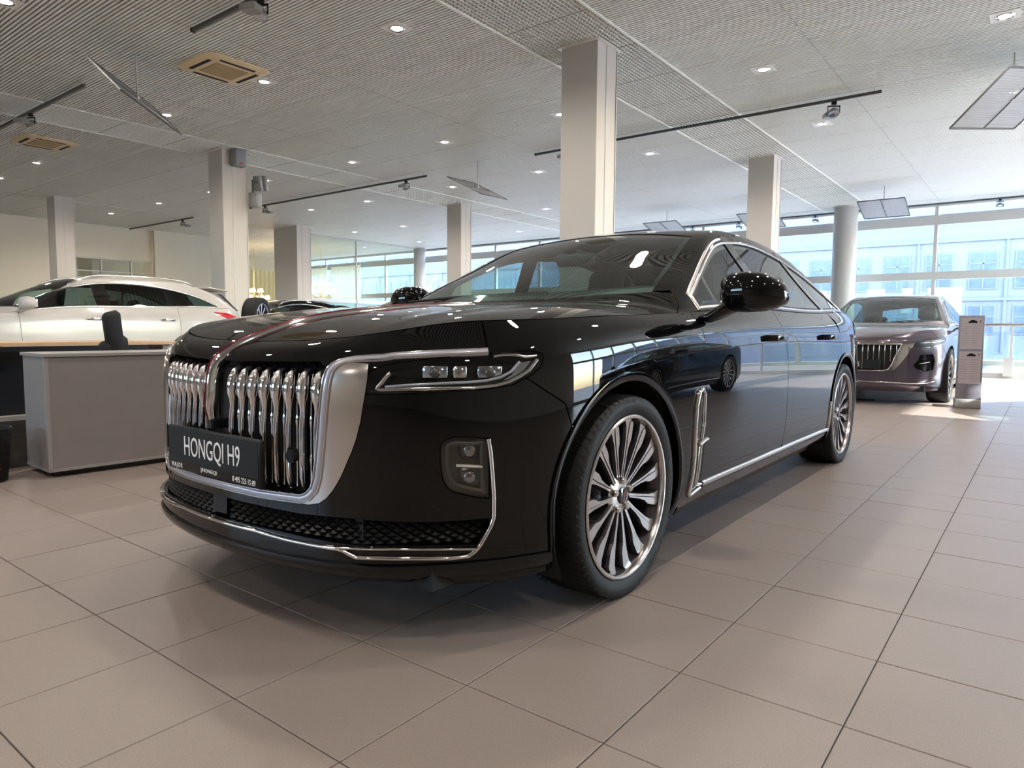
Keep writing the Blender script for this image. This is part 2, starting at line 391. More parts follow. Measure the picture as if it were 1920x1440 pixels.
def panel(name, surf, loop, m, parent, holes=(), off=0., step=.03, gap=.0025, flange=.014, mirror=False, bstep=None, raw=False):
    L = dens(loop, bstep or step*.6)
    if gap: L = shrink(L, gap)
    H = [shrink(dens(h, bstep or step*.6), -gap) if gap else dens(h, bstep or step*.6) for h in holes]
    lo, hi = L.min(0), L.max(0)
    gx = np.arange(lo[0]+step*.5, hi[0], step); gy = np.arange(lo[1]+step*.5, hi[1], step)
    G = np.stack(np.meshgrid(gx, gy, indexing='ij'), -1).reshape(-1, 2) if len(gx) and len(gy) else np.zeros((0, 2))
    if len(G):
        k = inside(G, L) & (dist_poly(G, L) > step*.35)
        for h in H: k &= ~inside(G, h) & (dist_poly(G, h) > step*.35)
        G = G[k]
    pts = []; edges = []
    for lp in [L]+H:
        b = len(pts); pts += [Vector(p) for p in lp]; edges += [(b+i, b+(i+1) % len(lp)) for i in range(len(lp))]
    pts += [Vector(p) for p in G]
    V2, E2, F2, *_ = delaunay_2d_cdt(pts, edges, [], 0, 1e-6)
    V2 = np.array([tuple(v) for v in V2]); F2 = np.array([f for f in F2 if len(f) == 3])
    c = V2[F2].mean(1); k = inside(c, L)
    for h in H: k &= ~inside(c, h)
    F2 = F2[k]; used = np.unique(F2); rm = -np.ones(len(V2), int); rm[used] = np.arange(len(used)); V2 = V2[used]; F2 = rm[F2]
    P, N = surf.pn(V2, off)
    fn = np.cross(P[F2[:, 1]]-P[F2[:, 0]], P[F2[:, 2]]-P[F2[:, 0]]); fl = (fn*N[F2[:, 0]]).sum(1) < 0
    F2[fl] = F2[fl][:, ::-1]
    V = P; Nn = N; F = [tuple(f) for f in F2]
    if flange:
        ed = {}
        for f in F2:
            for a, b in ((f[0], f[1]), (f[1], f[2]), (f[2], f[0])): ed[(a, b)] = 1
        be = [(a, b) for (a, b) in ed if (b, a) not in ed]
        base = len(V); idx = {}; vv = []; nn = []; acc = {}
        for a, b in be:
            t = P[b]-P[a]; t = t/(np.linalg.norm(t)+1e-12)
            for q in (a, b): acc[q] = acc.get(q, 0)+np.cross(t, N[q])
        for q, a in acc.items():
            a = a/(np.linalg.norm(a)+1e-12); idx[q] = base+len(vv); vv += [P[q], P[q]-N[q]*flange]; nn += [a, a]
        V = np.concatenate([P, np.array(vv)]); Nn = np.concatenate([N, np.array(nn)])
        F += [(idx[b], idx[a], idx[a]+1, idx[b]+1) for a, b in be]
    if raw: return V, F, Nn
    o = mesh(name, V, F, m, parent, True, Nn); r = [o]
    if mirror:
        V3 = V*[1, -1, 1]; N3 = Nn*[1, -1, 1]; r.append(mesh(name, V3, [f[::-1] for f in F], m, parent, True, N3))
    return r
def strip(name, surf, path, w, hgt, m, parent, closed=False, mirror=False, off=0., step=.015, taper=False, prof=None):
    """a moulding swept along a path on the surface"""
    L = dens(path, step, closed); P, N = surf.pn(L, off); n = len(P)
    T = np.roll(P, -1, 0)-np.roll(P, 1, 0)
    if not closed: T[0] = P[1]-P[0]; T[-1] = P[-1]-P[-2]
    T /= np.linalg.norm(T, axis=1)[:, None]+1e-12; B = np.cross(N, T)
    pr = prof or [(-.5, -.4), (-.5, .35), (-.36, .8), (-.12, 1.), (.12, 1.), (.36, .8), (.5, .35), (.5, -.4)]; k = len(pr)
    ww = np.full(n, w)
    if taper:
        t = np.linspace(0, 1, n); ww = w*np.clip(np.minimum(t, 1-t)/.06, .15, 1)
    V = np.stack([P+B*(a*ww)[:, None]+N*(b*hgt) for a, b in pr], 1).reshape(-1, 3); F = []
    for i in range(n if closed else n-1):
        j = (i+1) % n
        for q in range(k): r = (q+1) % k; F.append((i*k+q, i*k+r, j*k+r, j*k+q))
    if not closed: F += [tuple(range(k-1, -1, -1)), tuple(range((n-1)*k, n*k))]
    F = [f[::-1] for f in F]
    o = soft(mesh(name, V, F, m, parent), 50); r = [o]
    if mirror: r.append(soft(mesh(name, V*[1, -1, 1], [f[::-1] for f in F], m, parent), 50))
    return r
class Flat(Surf):
    """backing surface: another surface pushed inwards"""
    def __init__(s, base, d): s.b = base; s.d = d; s.sgn = base.sgn; s.f = lambda u, v: base.pn(np.stack([np.asarray(u, float), np.asarray(v, float)], 1), -d)[0]
# ---------------------------------------------------------------- wheels
def make_wheel(parent, loc, side, R=.342, rr=.276, wd=.25, spokes=15, detail=True, style=0, name='wheel'):
    """side=-1: outer face towards -y"""
    k = side; cx = (0, 0, 0)
    w = MB().lathe([(rr*.97, -wd*.42), (rr*1.02, -wd*.46), (rr+.012, -wd*.475), (rr+.03, -wd*.50), (R-.022, -wd*.497), (R-.007, -wd*.475), (R-.0015, -wd*.40), (R, -wd*.2), (R, wd*.2), (R-.006, wd*.36), (R-.02, wd*.47), (rr+.03, wd*.5), (rr, wd*.44), (rr*.95, wd*.2), (rr*.95, -wd*.2)], 64, 'y', closed=True).build(name, M_RUBBER, parent, True, loc)
    w.rotation_euler = (0, 0, 0 if k < 0 else math.pi)
    if detail:
        g = MB()
        for i in range(72):
            t = 2*math.pi*i/72
            for dy in (-1, 1):
                V = []
                for q, (yy, r_) in enumerate(((.22, R+.0008), (.40, R+.0004), (.475, R-.005), (.494, R-.020))):
                    for dt in (0, .022): a_ = t+dt+.03*q; V.append((r_*math.cos(a_), dy*wd*yy, r_*math.sin(a_)))
                g.add(V, [(0, 1, 3, 2), (2, 3, 5, 4), (4, 5, 7, 6)])
        for yy in (-.18, -.06, .06, .18):
            V = []; F = []
            for i in range(72):
                a_ = 2*math.pi*i/72
                for e in (-.018, .018): V.append(((R+.0007)*math.cos(a_), wd*(yy+e), (R+.0007)*math.sin(a_)))
            for i in range(72): j = (i+1) % 72; F.append((2*i, 2*i+1, 2*j+1, 2*j))
            g.add(V, F)
        tag(g.build('tread_grooves', M_VOID, w), kind='stuff')
    rim = MB().lathe([(rr*.945, -wd*.40), (rr*1.0, -wd*.43), (rr*1.003, -wd*.468), (rr*.985, -wd*.482), (rr*.962, -wd*.478), (rr*.948, -wd*.45)], 64, 'y', closed=True).build('rim', M_MACH, w, False); soft(rim, 35)
    bar = MB().lathe([(rr*.96, -wd*.38), (rr*.955, -wd*.43), (rr*.90, -wd*.30), (rr*.86, -wd*.1), (rr*.84, wd*.25), (.05, wd*.25), (.05, wd*.29), (rr*.9, wd*.29)], 48, 'y').build('rim_barrel', M_ALLOYD, w); soft(bar, 35)
    MB().lathe([(0.0, wd*.02), (rr*.62, wd*.02), (rr*.62, wd*.08), (0, wd*.08)], 40, 'y').build('brake_disc', M_BRAKE, w)
    yo = -wd*.40
    sp = None
    for i in range(spokes):
        if sp is None:
            # a thin rib that flares into the rim and a broad petal beside it, machined faces and dark flanks
            V = []; F = []; mi = []
            def blade_(pr, up):
                b0_ = len(V)
                for r, a, b in pr:
                    d = yo+up+(.020*(1-r/rr)); V.extend([(r, d, a), (r, d, b), (r, d+.012, b+.003), (r, d+.05, b-.001), (r, d+.05, a+.001), (r, d+.012, a-.003)])
                for q in range(len(pr)-1):
                    for e in range(6): F.append((b0_+q*6+e, b0_+q*6+(e+1) % 6, b0_+q*6+6+(e+1) % 6, b0_+q*6+6+e)); mi.append(0 if e == 0 else 1)
            if style == 0:
                blade_([(.045, .000, .0085), (.12, .001, .008), (.19, .003, .0105), (.232, .001, .017), (rr*.955, -.012, .034)], 0)
                blade_([(.060, -.0055, -.0015), (.13, -.0075, -.0015), (.165, -.0125, -.001), (.185, -.022, -.0005), (.20, -.0255, .0), (.242, -.0255, -.002), (.252, -.018, -.006)], -.002)
            else:
                blade_([(.05, -.012, .012), (.12, -.011, .011), (.18, -.016, .016), (rr*.95, -.022, .022)], 0)
            sp = mesh('spoke', V, F, [M_MACH, M_ALLOYD], w); sp.data.polygons.foreach_set('material_index', mi)
            s_ = sp
        else:
            s_ = sp.copy(); link(s_, w)
        s_.rotation_euler = (0, -2*math.pi*(i+.5)/spokes, 0)
    hub = soft(MB().lathe([(0, yo+.012), (.034, yo+.012), (.06, yo+.016), (.075, yo+.022), (.078, yo+.05), (0, yo+.05)], 40, 'y').build('hub', M_MACH, w), 30)
    cap = soft(MB().lathe([(0, yo+.004), (.022, yo+.005), (.029, yo+.009), (.030, yo+.02), (0, yo+.02)], 32, 'y').build('hub_cap', M_GLOSSBLK, w), 30)
    MB().box((-.005, yo+.0028, -.019), (.005, yo+.006, .019), Matrix.Rotation(math.radians(20), 4, 'Y')).build('emblem', M_REDENAMEL, w)
    b0 = None
    for i in range(5):
        t = 2*math.pi*(i+.25)/5
        if b0 is None: b0 = soft(MB().cyl((0, yo+.022, 0), (0, yo+.006, 0), .0125, 12).cyl((0, yo+.006, 0), (0, yo+.001, 0), .0125, 12, .009).build('wheel_bolt', M_MACH, w), 30); b = b0
        else: b = b0.copy(); link(b, w)
        b.location = (.052*math.cos(t), 0, .052*math.sin(t))
    return w
# ---------------------------------------------------------------- cars
class Car:
    def __init__(c, shape, name, label, cat, O, group=None):
        c.sh = CarShape(shape); c.S = Skirt(c.sh); c.T = Top(c.sh); c.O = np.array([O[0], O[1], 0.]); c.cam = np.array([0, 0, CAMH])-c.O
        c.root = empty(name, (O[0], O[1], 0), 0, None, label, cat, group); c.d = shape
        c.fill()
    def px(c, pts, which='S', sc=1, org=(0, 0)):
        r = []
        for u, v in pts:
            t = getattr(c, which).trace(c.cam, ray(org[0]+u/sc, org[1]+v/sc))
            if t is not None: r.append(t)
        return np.array(r)
    def sx(c, x, z): return c.S.side(x, z)
    def fr(c, w, z): return c.S.front(w, z)
    def fill(c): pass
    def arch(c, x0, z0, r, a0, a1, n=26, rz=None):
        """points around a wheel opening, angles in degrees, 0=rear 90=up 180=front"""
        out = []
        for t in np.radians(np.linspace(a0, a1, n)): out.append(c.sx(x0+r*math.cos(t), max(z0+(rz or r)*math.sin(t), .17)))
        return out
    def stop(c, xa, xb, n=24, sgn=1):
        """top edge of the skirt between two x as s,v=1 points"""
        ss = np.linspace(0, c.sh.smax, 700); E = c.sh.Fv(ss, np.ones(700)); k0 = E[:, 0].argmin() if False else 0
        half = ss < c.sh.smax*.86
        sa, sb = (np.interp(q, E[half, 0], ss[half]) for q in (xa, xb))
        return [(q, 1.) for q in np.linspace(sa, sb, n)]
    def topxy(c, sv):
        P = c.sh.Fv([a for a, b in sv], [b for a, b in sv]); return [(p[0], -p[1]) for p in P]
def hull(c, arches, zlow=.2, paint=None):
    """dark inner tub with wheel houses"""
    S = Flat(c.S, .05); sm = c.sh.smax
    def ring(a): x0, z0, r = a; return c.arch(x0, z0, r+.03, -25, 205, 24)
    for sg in (1, -1):
        loop = [(0, .02), (sm, .02), (sm, .97), (0, .97)]
        V, F, N = panel('x', S, loop, None, None, holes=[ring(a) for a in arches], step=.08, gap=0, flange=0, raw=True)
        if sg < 0: V = V*[1, -1, 1]; F = [f[::-1] for f in F]
        mesh('inner_shell', V, F, M_VOID, c.root)
    m = MB()
    xs = [p[0] for p in c.d['outline']]
    m.box((min(xs)+.22, -.72, .17), (max(xs)-.2, .72, .24))
    m.box((min(xs)+.12, -.55, .24), (min(xs)+.3, .55, .72)); m.box((.45, -.86, .2), (2.55, -.84, .6)); m.box((.45, .84, .2), (2.55, .86, .6))
    m.build('floor_pan', M_VOID, c.root)
    for x0, z0, r in arches:
        for sg in (1, -1):
            w = MB(); n = 20; V = []; F = []
            for i in range(n+1):
                t = math.radians(-30+240*i/n); x, z = x0+(r+.015)*math.cos(t), z0+(r+.015)*math.sin(t)
                V += [(x, sg*.91, z), (x, sg*.58, z)]
            F = [(2*i, 2*i+1, 2*i+3, 2*i+2) for i in range(n)]
            V += [(x0, sg*.58, z0)]; F += [(2*i+1, len(V)-1, 2*i+3) for i in range(n)]
            w.add(V, F).build('wheel_house', M_VOID, c.root)
def offs(loop, g): return shrink(np.asarray(loop, float), g)
def seat(c, x, y, mt, z=.38):
    q = soft(MB().box((x-.30, y-.25, z), (x+.27, y+.25, z+.16), None, .05).build('seat', mt, c.root), 60)
    M = Matrix.Translation((x+.27, y, z+.12)) @ Matrix.Rotation(math.radians(18), 4, 'Y')
    soft(MB().box((-.07, -.25, 0), (.07, .25, .58), M, .05).build('seat_back', mt, q), 60)
    soft(MB().box((-.05, -.13, .62), (.06, .13, .84), M, .04).cyl(M @ Vector((0, -.06, .55)), M @ Vector((0, -.06, .66)), .008, 6).cyl(M @ Vector((0, .06, .55)), M @ Vector((0, .06, .66)), .008, 6).build('headrest', mt, q), 60)
def interior(c, mt, wheel_side=-1, x0=1.05, dash=True, rear=2.35):
    for y in (-.38, .38): seat(c, x0+.55, y, mt)
    q = soft(MB().box((rear-.3, -.68, .38), (rear+.25, .68, .56), None, .05).build('rear_seat', mt, c.root), 60)
    M = Matrix.Translation((rear+.22, 0, .5)) @ Matrix.Rotation(math.radians(22), 4, 'Y')
    soft(MB().box((-.08, -.68, 0), (.08, .68, .52), M, .05).build('seat_back', mt, q), 60)
    for y in (-.42, .42): soft(MB().box((-.05, y-.14, .53), (.06, y+.14, .70), M, .04).build('headrest', mt, q), 60)
    d = soft(MB().box((x0-.40, -.64, .70), (x0-.08, .64, .985), None, .05).build('dashboard', M_DKLEATHER, c.root), 60)
    soft(MB().box((x0-.16, -.62, .95), (x0-.05, .62, 1.0), None, .02).build('dash_trim', M_LEATHER, d), 60)
    soft(MB().box((x0-.24, wheel_side*.38-.17, .96), (x0-.07, wheel_side*.38+.17, 1.05), None, .03).build('instrument_hood', M_LEATHER, d), 60)
    R_ = MB(); pts = []
    ct = Vector((x0+.08, wheel_side*.38, .84)); rot = Matrix.Rotation(math.radians(68), 3, 'Y')
    n = 28
    V = []; F = []
    for i in range(n):
        t = 2*math.pi*i/n
        for j in range(8):
            a = 2*math.pi*j/8; r = .18+.014*math.cos(a); V.append(ct+rot @ Vector((r*math.cos(t), r*math.sin(t), .014*math.sin(a))))
    for i in range(n):
        for j in range(8): F.append((i*8+j, ((i+1) % n)*8+j, ((i+1) % n)*8+(j+1) % 8, i*8+(j+1) % 8))
    R_.add(V, F)
    for t in (0, math.pi, math.pi/2*3): R_.cyl(ct, ct+rot @ Vector((.17*math.cos(t+math.pi/2), .17*math.sin(t+math.pi/2), 0)), .014, 8)
    R_.cyl(ct-rot @ Vector((0, 0, .0)), ct+rot @ Vector((0, 0, -.03)), .05, 16)
    R_.build('steering_wheel', M_DKLEATHER, c.root, True)
    soft(MB().box((x0+.05, -.12, 1.235), (x0+.09, .12, 1.30), None, .015).cyl((x0+.08, 0, 1.28), (x0+.10, 0, 1.325), .012, 8).build('rear_view_mirror', M_BLKPL, c.root), 50)
def top_loop(c, xa, xb, n=20):
    return c.topxy(c.stop(xa, xb, n))
def blob(name, rings, m, parent, nseg=20):
    """closed smooth skin over elliptical rings: (centre, half a vec, half b vec)"""
    V = []; F = []
    for ce, a, b in rings:
        ce, a, b = Vector(ce), Vector(a), Vector(b)
        for i in range(nseg):
            t = 2*math.pi*i/nseg; cx, sx = math.cos(t), math.sin(t); e = .75
            V.append(ce+a*math.copysign(abs(cx)**e, cx)+b*math.copysign(abs(sx)**e, sx))
    k = len(rings)
    for j in range(k-1):
        for i in range(nseg): F.append((j*nseg+i, j*nseg+(i+1) % nseg, (j+1)*nseg+(i+1) % nseg, (j+1)*nseg+i))
    F += [tuple(range(nseg-1, -1, -1)), tuple(range((k-1)*nseg, k*nseg))]
    return mesh(name, V, F, m, parent, True)
def door_mirror(c, x, w, z, mcap, sides=(-1, 1), sc=1.):
    for sg in sides:
        def P(a, b, d): return (x+a*sc, sg*(w+b*sc), z+d*sc)
        rings = []
        for b, hx, hz, ox, oz in ((0, .03, .03, .02, .005), (.012, .062, .058, .012, .004), (.05, .085, .078, 0, 0), (.11, .090, .080, 0, 0), (.17, .085, .074, .004, -.002), (.215, .07, .056, .012, -.008), (.245, .045, .034, .022, -.014), (.255, .02, .015, .03, -.018)):
            rings.append((P(ox, b, oz), (hx*sc, 0, 0), (0, 0, hz*sc)))
        h = blob('mirror_housing', rings, mcap, c.root, 28)
        MB().box((x+.06*sc, min(sg*(w+.03*sc), sg*(w+.22*sc)), z-.052*sc), (x+.085*sc, max(sg*(w+.03*sc), sg*(w+.22*sc)), z+.055*sc), None, .01).build('mirror_glass', M_CHROME, h)
        arm = blob('mirror_arm', [(P(-.035, -.07, -.105), (.035*sc, 0, 0), (0, 0, .014*sc)), (P(-.03, -.035, -.10), (.042*sc, 0, .0), (0, 0, .022*sc)), (P(-.02, .01, -.075), (.05*sc, 0, 0), (0, 0, .028*sc)), (P(0, .06, -.045), (.055*sc, 0, 0), (0, 0, .034*sc))], mcap, h, 18)
def handle(c, x, z, mt, w=.24, mirror=True):
    s, v = c.sx(x, z); P, N = c.S.pn([(s, v)])
    for sg in ((1, -1) if mirror else (1,)):
        p = P[0]*[1, sg, 1]; y = p[1]; o = -sg
        pts = [(x-w/2, y+o*.0, z), (x-w/2+.012, y+o*.028, z), (x-w/4, y+o*.042, z+.002), (x, y+o*.046, z+.003), (x+w/4, y+o*.042, z+.002), (x+w/2-.012, y+o*.028, z), (x+w/2, y, z)]
        rings = [(q, (0, .007, 0), (0, 0, .016)) for q in pts]
        blob('door_handle', rings, mt, c.root, 12)

def main_sedan():
    c = Car(SEDAN, 'car', 'glossy black luxury sedan with tall chrome vertical-bar grille filling the foreground', 'car', (2.055, 2.025))
    S, T, R = c.S, c.T, c.root
    c2, c2o = 2.88, (600, 600); c3, c3o = 4.571, (300, 860); c1, c1o = 3., (280, 600)
    AR, AZ, AF = .392, .345, .0
    # --- feature outlines on the skirt (right half as (s,v))
    gr_side = c.px([(1000, 290), (985, 420), (965, 560), (950, 700), (935, 850), (918, 930), (885, 975), (840, 985)], 'S', c1, c1o)
    top = c.fr(.02, .792)[1]
    grille = [(0, top), (gr_side[0][0]*.5, top+.003), (gr_side[0][0]-.03, top+.008)]+[tuple(p) for p in gr_side]+[tuple(c.fr(.28, .422)), (.14, c.fr(.14, .425)[1]), (0, c.fr(0, .427)[1])]
    gl = np.array(grille); full = np.concatenate([gl, (gl*[-1, 1])[::-1][1:-1]])
    silver = c.px([(1035, 262), (1100, 240), (1235, 248), (1228, 330), (1218, 400), (1190, 570), (1165, 670), (1140, 740), (1080, 880), (1040, 950), (1000, 1000), (960, 1028), (900, 1036), (862, 1030), (900, 1000), (950, 940), (968, 850), (985, 700), (1003, 560), (1018, 420), (1025, 320)], 'S', c1, c1o)
    lamp = c.px([(250, 330), (262, 290), (300, 262), (400, 235), (560, 214), (700, 200), (860, 187), (1000, 172), (1150, 166), (1195, 178), (1208, 200), (1190, 255), (1130, 305), (1040, 350), (900, 372), (700, 386), (500, 396), (250, 402)], 'S', c2, c2o)
    fog = c.px([(652, 690), (665, 660), (700, 640), (740, 633), (820, 635), (903, 640), (908, 720), (912, 800), (914, 900), (914, 962), (860, 958), (790, 945), (720, 928), (690, 905), (665, 860), (652, 780)], 'S', c2, c2o)
    intake = np.concatenate([c.px([(0, 1062), (130, 1072), (250, 1083), (400, 1092), (600, 1094), (780, 1086), (912, 1072), (903, 1120), (880, 1165), (850, 1212), (600, 1216), (400, 1216), (200, 1214), (0, 1205)], 'S', c2, c2o)])
    i_top = [tuple(p) for p in c.px([(150, 205), (580, 345), (710, 378), (1150, 472)], 'S', c3, c3o) if p[0] > 0]
    zt = np.median([p[1] for p in intake[:3]]); zb = intake[-1][1]
    zt0 = c.fr(0, .373)[1]; zb0 = c.fr(0, .318)[1]
    intake = [(0, zb0), (.012, zt0), (.2, zt0-.003), (.38, zt0-.008)]+[tuple(p) for p in intake if p[0] > .46]+[(.3, zb0-.012)]
    intake = np.array(intake[1:]); intake = np.concatenate([intake, (intake*[-1, 1])[::-1]])
    # --- panels
    fl = c.px([(989, 710), (1020, 731), (1060, 757), (1100, 788)], 'S')
    a_f = [(s_, v_) for s_, v_ in c.arch(AF, AZ, AR, 205, 90, 20)]
    arx = lambda t: (AF+AR*math.cos(math.radians(t)), AZ+AR*math.sin(math.radians(t)))
    # bumper edge from the sill up to the fender seam
    bumper_arch = [c.sx(AF+AR*math.cos(math.radians(t)), max(.175, AZ+AR*math.sin(math.radians(t)))) for t in np.linspace(207, 143, 14)]
    seam = [tuple(p) for p in fl[:-1]][::-1]
    up = c.px([(950, 690), (914, 668), (913, 636)], 'S')
    s_up = up[-1][0]
    half = [(0, 0), (.5, 0), (bumper_arch[0][0], 0)]+bumper_arch+seam+[tuple(p) for p in up[:2]]+[(s_up, 1.)]
    half = np.array(half); top_run = np.array([(q, 1.) for q in np.linspace(s_up-.05, 0, 12)])
    loop = np.concatenate([half, top_run]); loop = np.concatenate([loop, (loop*[-1, 1])[::-1][1:-1]])
    mir = lambda P: np.asarray(P)*[-1, 1]
    panel('front_bumper', S, loop, M_BLACK, R, holes=[full, lamp, mir(lamp), fog, mir(fog), intake], step=.022)
    xc = .49                                           # hood rear corner
    fend_top = c.stop(c.sh.Fv([s_up], [1])[0][0], .62, 20)
    cut = [c.sx(x, z) for x, z in ((.60, .955), (.605, .90), (.622, .75), (.625, .60), (.615, .45), (.60, .33), (.595, .262), (.59, .20))]
    arch_f = [c.sx(*arx(t)) for t in np.linspace(-20, 143, 36)]
    fender = [(s_up, 1.)]+fend_top[1:]+cut+[arch_f[0]]+arch_f[1:]+[tuple(p) for p in fl[:-1]][::-1]+[tuple(p) for p in up[:2]]
    panel('front_fender', S, fender, M_BLACK, R, holes=[lamp], step=.028, mirror=True)
    bcut = [c.sx(x, z) for x, z in ((1.635, .96), (1.66, .90), (1.735, .75), (1.745, .60), (1.735, .45), (1.70, .33), (1.68, .262))]
    sill_z = .262
    belt1 = c.stop(.62, 1.61, 24); belt2 = c.stop(1.61, 2.80, 26)
    bot = lambda a, b, n=14: [c.sx(x, sill_z) for x in np.linspace(a, b, n)]
    panel('front_door', S, belt1+bcut+bot(1.66, .60)+cut[::-1][1:], M_BLACK, R, step=.035, mirror=True)
    rx, rz, rr_ = 3.06, .345, .392
    arch_r = [c.sx(rx+rr_*math.cos(math.radians(t)), rz+rr_*math.sin(math.radians(t))) for t in np.linspace(195, 135, 12)]
    rcut = [c.sx(x, z) for x, z in ((2.87, .97), (2.88, .88), (2.86, .78), (2.80, .70))]
    rdoor = belt2+rcut[1:]+arch_r[::-1][1:]+bot(2.66, 1.70)+bcut[::-1][1:]
    panel('rear_door', S, rdoor, M_BLACK, R, step=.035, mirror=True)
    sm = c.sh.smax
    arch_r2 = [c.sx(rx+rr_*math.cos(math.radians(t)), rz+rr_*math.sin(math.radians(t))) for t in np.linspace(135, -20, 30)]
    sE = c.stop(2.80, 3.5, 3)[0][0]
    quarter = [(q, 1.) for q in np.linspace(sE, sm, 30)]+[(sm, 0), (arch_r2[-1][0], 0)]+arch_r2[::-1]+rcut[::-1]
    tl = [(sm-.02, .80), (sm-.75, .80), (sm-.95, .76), (sm-.75, .70), (sm-.02, .70)]
    panel('rear_quarter', S, quarter, M_BLACK, R, holes=[tl], step=.035, mirror=True)
    panel('tail_lamp', S, tl, M_RED, R, step=.04, mirror=True, off=.002)
    sillp = [c.sx(x, .255) for x in np.linspace(.44, 2.64, 20)]
    sillb = [(p[0], 0.) for p in sillp[::-1]]
    panel('side_sill', S, sillp+sillb, M_BLACK, R, step=.04, mirror=True)
    hull(c, [(AF, AZ, AR), (rx, rz, rr_)])
    # wheel arch lips
    for nm, X0 in (('front', AF), ('rear', rx)):
        L = [c.sx(X0+(AR+.006)*math.cos(math.radians(t)), max(.18, AZ+(AR+.006)*math.sin(math.radians(t)))) for t in np.linspace(-24, 204, 50)]
        strip('arch_lip', S, L, .03, .007, M_BLACK, R, mirror=True, step=.02, prof=[(-.5, -2.5), (-.5, 1.), (-.2, 1.1), (.15, .8), (.5, -.1)][::1])
    # --- hood and greenhouse on the top field
    e1 = top_loop(c, -.80, .44, 40)
    ssf = np.linspace(0, c.stop(-.80, 0)[0][0], 14)[:-1]
    fr_edge = c.topxy([(q, 1.) for q in ssf])
    hood_h = fr_edge+e1+[(.53, .858), (.585, .835), (.63, .80), (.668, .76)]
    cowl = [(.36+.33*(w/.75)**2*1.0, w) for w in np.linspace(.75, 0, 14)]
    hh = np.array(hood_h+cowl[1:-1]+[(cowl[-1][0], 0)]); hfull = np.concatenate([hh, (hh*[1, -1])[::-1][1:-1]])
    hfull = hfull[np.r_[True, np.abs(np.diff(hfull, axis=0)).sum(1) > 1e-6]]
    panel('hood', T, hfull, M_BLACK, R, step=.03, gap=.003)
    cw = [(.36+.33*(w/.75)**2*1.0, w) for w in np.linspace(-.75, .75, 26)]
    ws_lo = [(x+.055, w*.985) for x, w in cw]; 
    panel('cowl_panel', Flat(T, .006), [(x+.004, w) for x, w in cw]+ws_lo[::-1], M_BLKPL, R, step=.03, gap=0, flange=0)
    hdr = lambda w: 1.345-.10*(w/.55)**4*0-.02*(w/.55)**2
    ws_top = [(hdr(w), w) for w in np.linspace(.565, -.565, 20)]
    ws = ws_lo+ws_top
    ws = roundc(ws, .03, 3)
    rw = [(3.20, -.50), (3.78, -.62), (3.80, 0), (3.78, .62), (3.20, .50), (3.15, 0)]
    # side glass opening
    c7, c7o = 4.174, (1180, 360)
    belt = lambda xa, xb, n: [(x, y-.012) for x, y in top_loop(c, xa, xb, n)]
    ez = lambda x: float(np.interp(x, c.sh.ex[c.sh.ex.argmin():], c.sh.ez[c.sh.ex.argmin():]))
    def on(x, z):                                   # (x,z) on the side glass -> (x,w)
        r = T.trace([x, -4, z], [0, 1., 0]); return tuple(r)
    zt_ = natcub([.72, .95, 1.15, 1.35, 1.6, 1.95, 2.35, 2.75, 3.1, 3.34], [1.035, 1.14, 1.235, 1.315, 1.362, 1.385, 1.36, 1.285, 1.175, 1.075])
    dlo_top = [on(x, float(zt_(np.array([x]))[0])) for x in np.r_[np.linspace(.74, 1.5, 14), np.linspace(1.6, 3.33, 22)]]
    b_lo = belt(3.30, .78, 44); b_lo = [(x, w) for x, w in b_lo]
    dlo = np.array([(.725, b_lo[-1][1]+.0)]+dlo_top+[(3.37, b_lo[0][1])]+b_lo[1:-1])
    mird = lambda P: np.asarray(P)*[1, -1]
    # roof shell: from the cowl sides back over the roof to the boot lid
    edge = top_loop(c, .62, 4.02, 60)
    ssr = np.linspace(c.stop(.62, 4.02)[-1][0], sm, 14)[1:]
    rear_e = c.topxy([(q, 1.) for q in ssr])
    sh_half = [(cw[-1][0]-.02, .757)]+[(.672, .762), (.634, .802), (.589, .838), (.534, .862)]+top_loop(c, .50, .61, 5)+edge+rear_e
    sh_ = np.array([(cw[13][0], 0)]+[tuple(p) for p in cw[14:]]+sh_half[1:]); shf = np.concatenate([sh_, (sh_*[1, -1])[::-1][1:-1]])
    # the cowl opening: cut the windscreen base off the shell
    panel('roof_shell', T, shf, M_BLACK, R, holes=[np.array(cw+ws_top) if False else np.array([(x+.0, w) for x, w in cw[1:-1]]+ws_top), dlo, mird(dlo), rw], step=.035, gap=.001)
    # windscreen
    panel('windshield', Flat(T, .003), [(x+.0, w) for x, w in cw[1:-1]]+ws_top, M_GLASS_W, R, step=.05, gap=.0, flange=0)
    fr_in = offs(np.array([(x+.05, w) for x, w in cw[1:-1]]+ws_top), .035 if True else 0)
    outer = np.array([(x+.0, w) for x, w in cw[1:-1]]+ws_top)
    panel('windshield_border', Flat(T, .007), outer, M_GLOSSBLK, R, holes=[fr_in], step=.05, gap=0, flange=0)
    panel('rear_window', Flat(T, .003), rw, M_GLASS_D, R, step=.06, gap=0, flange=0)
    # windows in the side
    bl = lambda x: float(np.interp(x, c.sh.ex[c.sh.ex.argmin():], c.sh.ew[c.sh.ex.argmin():]))-.012
    inner = offs(dlo, .012)
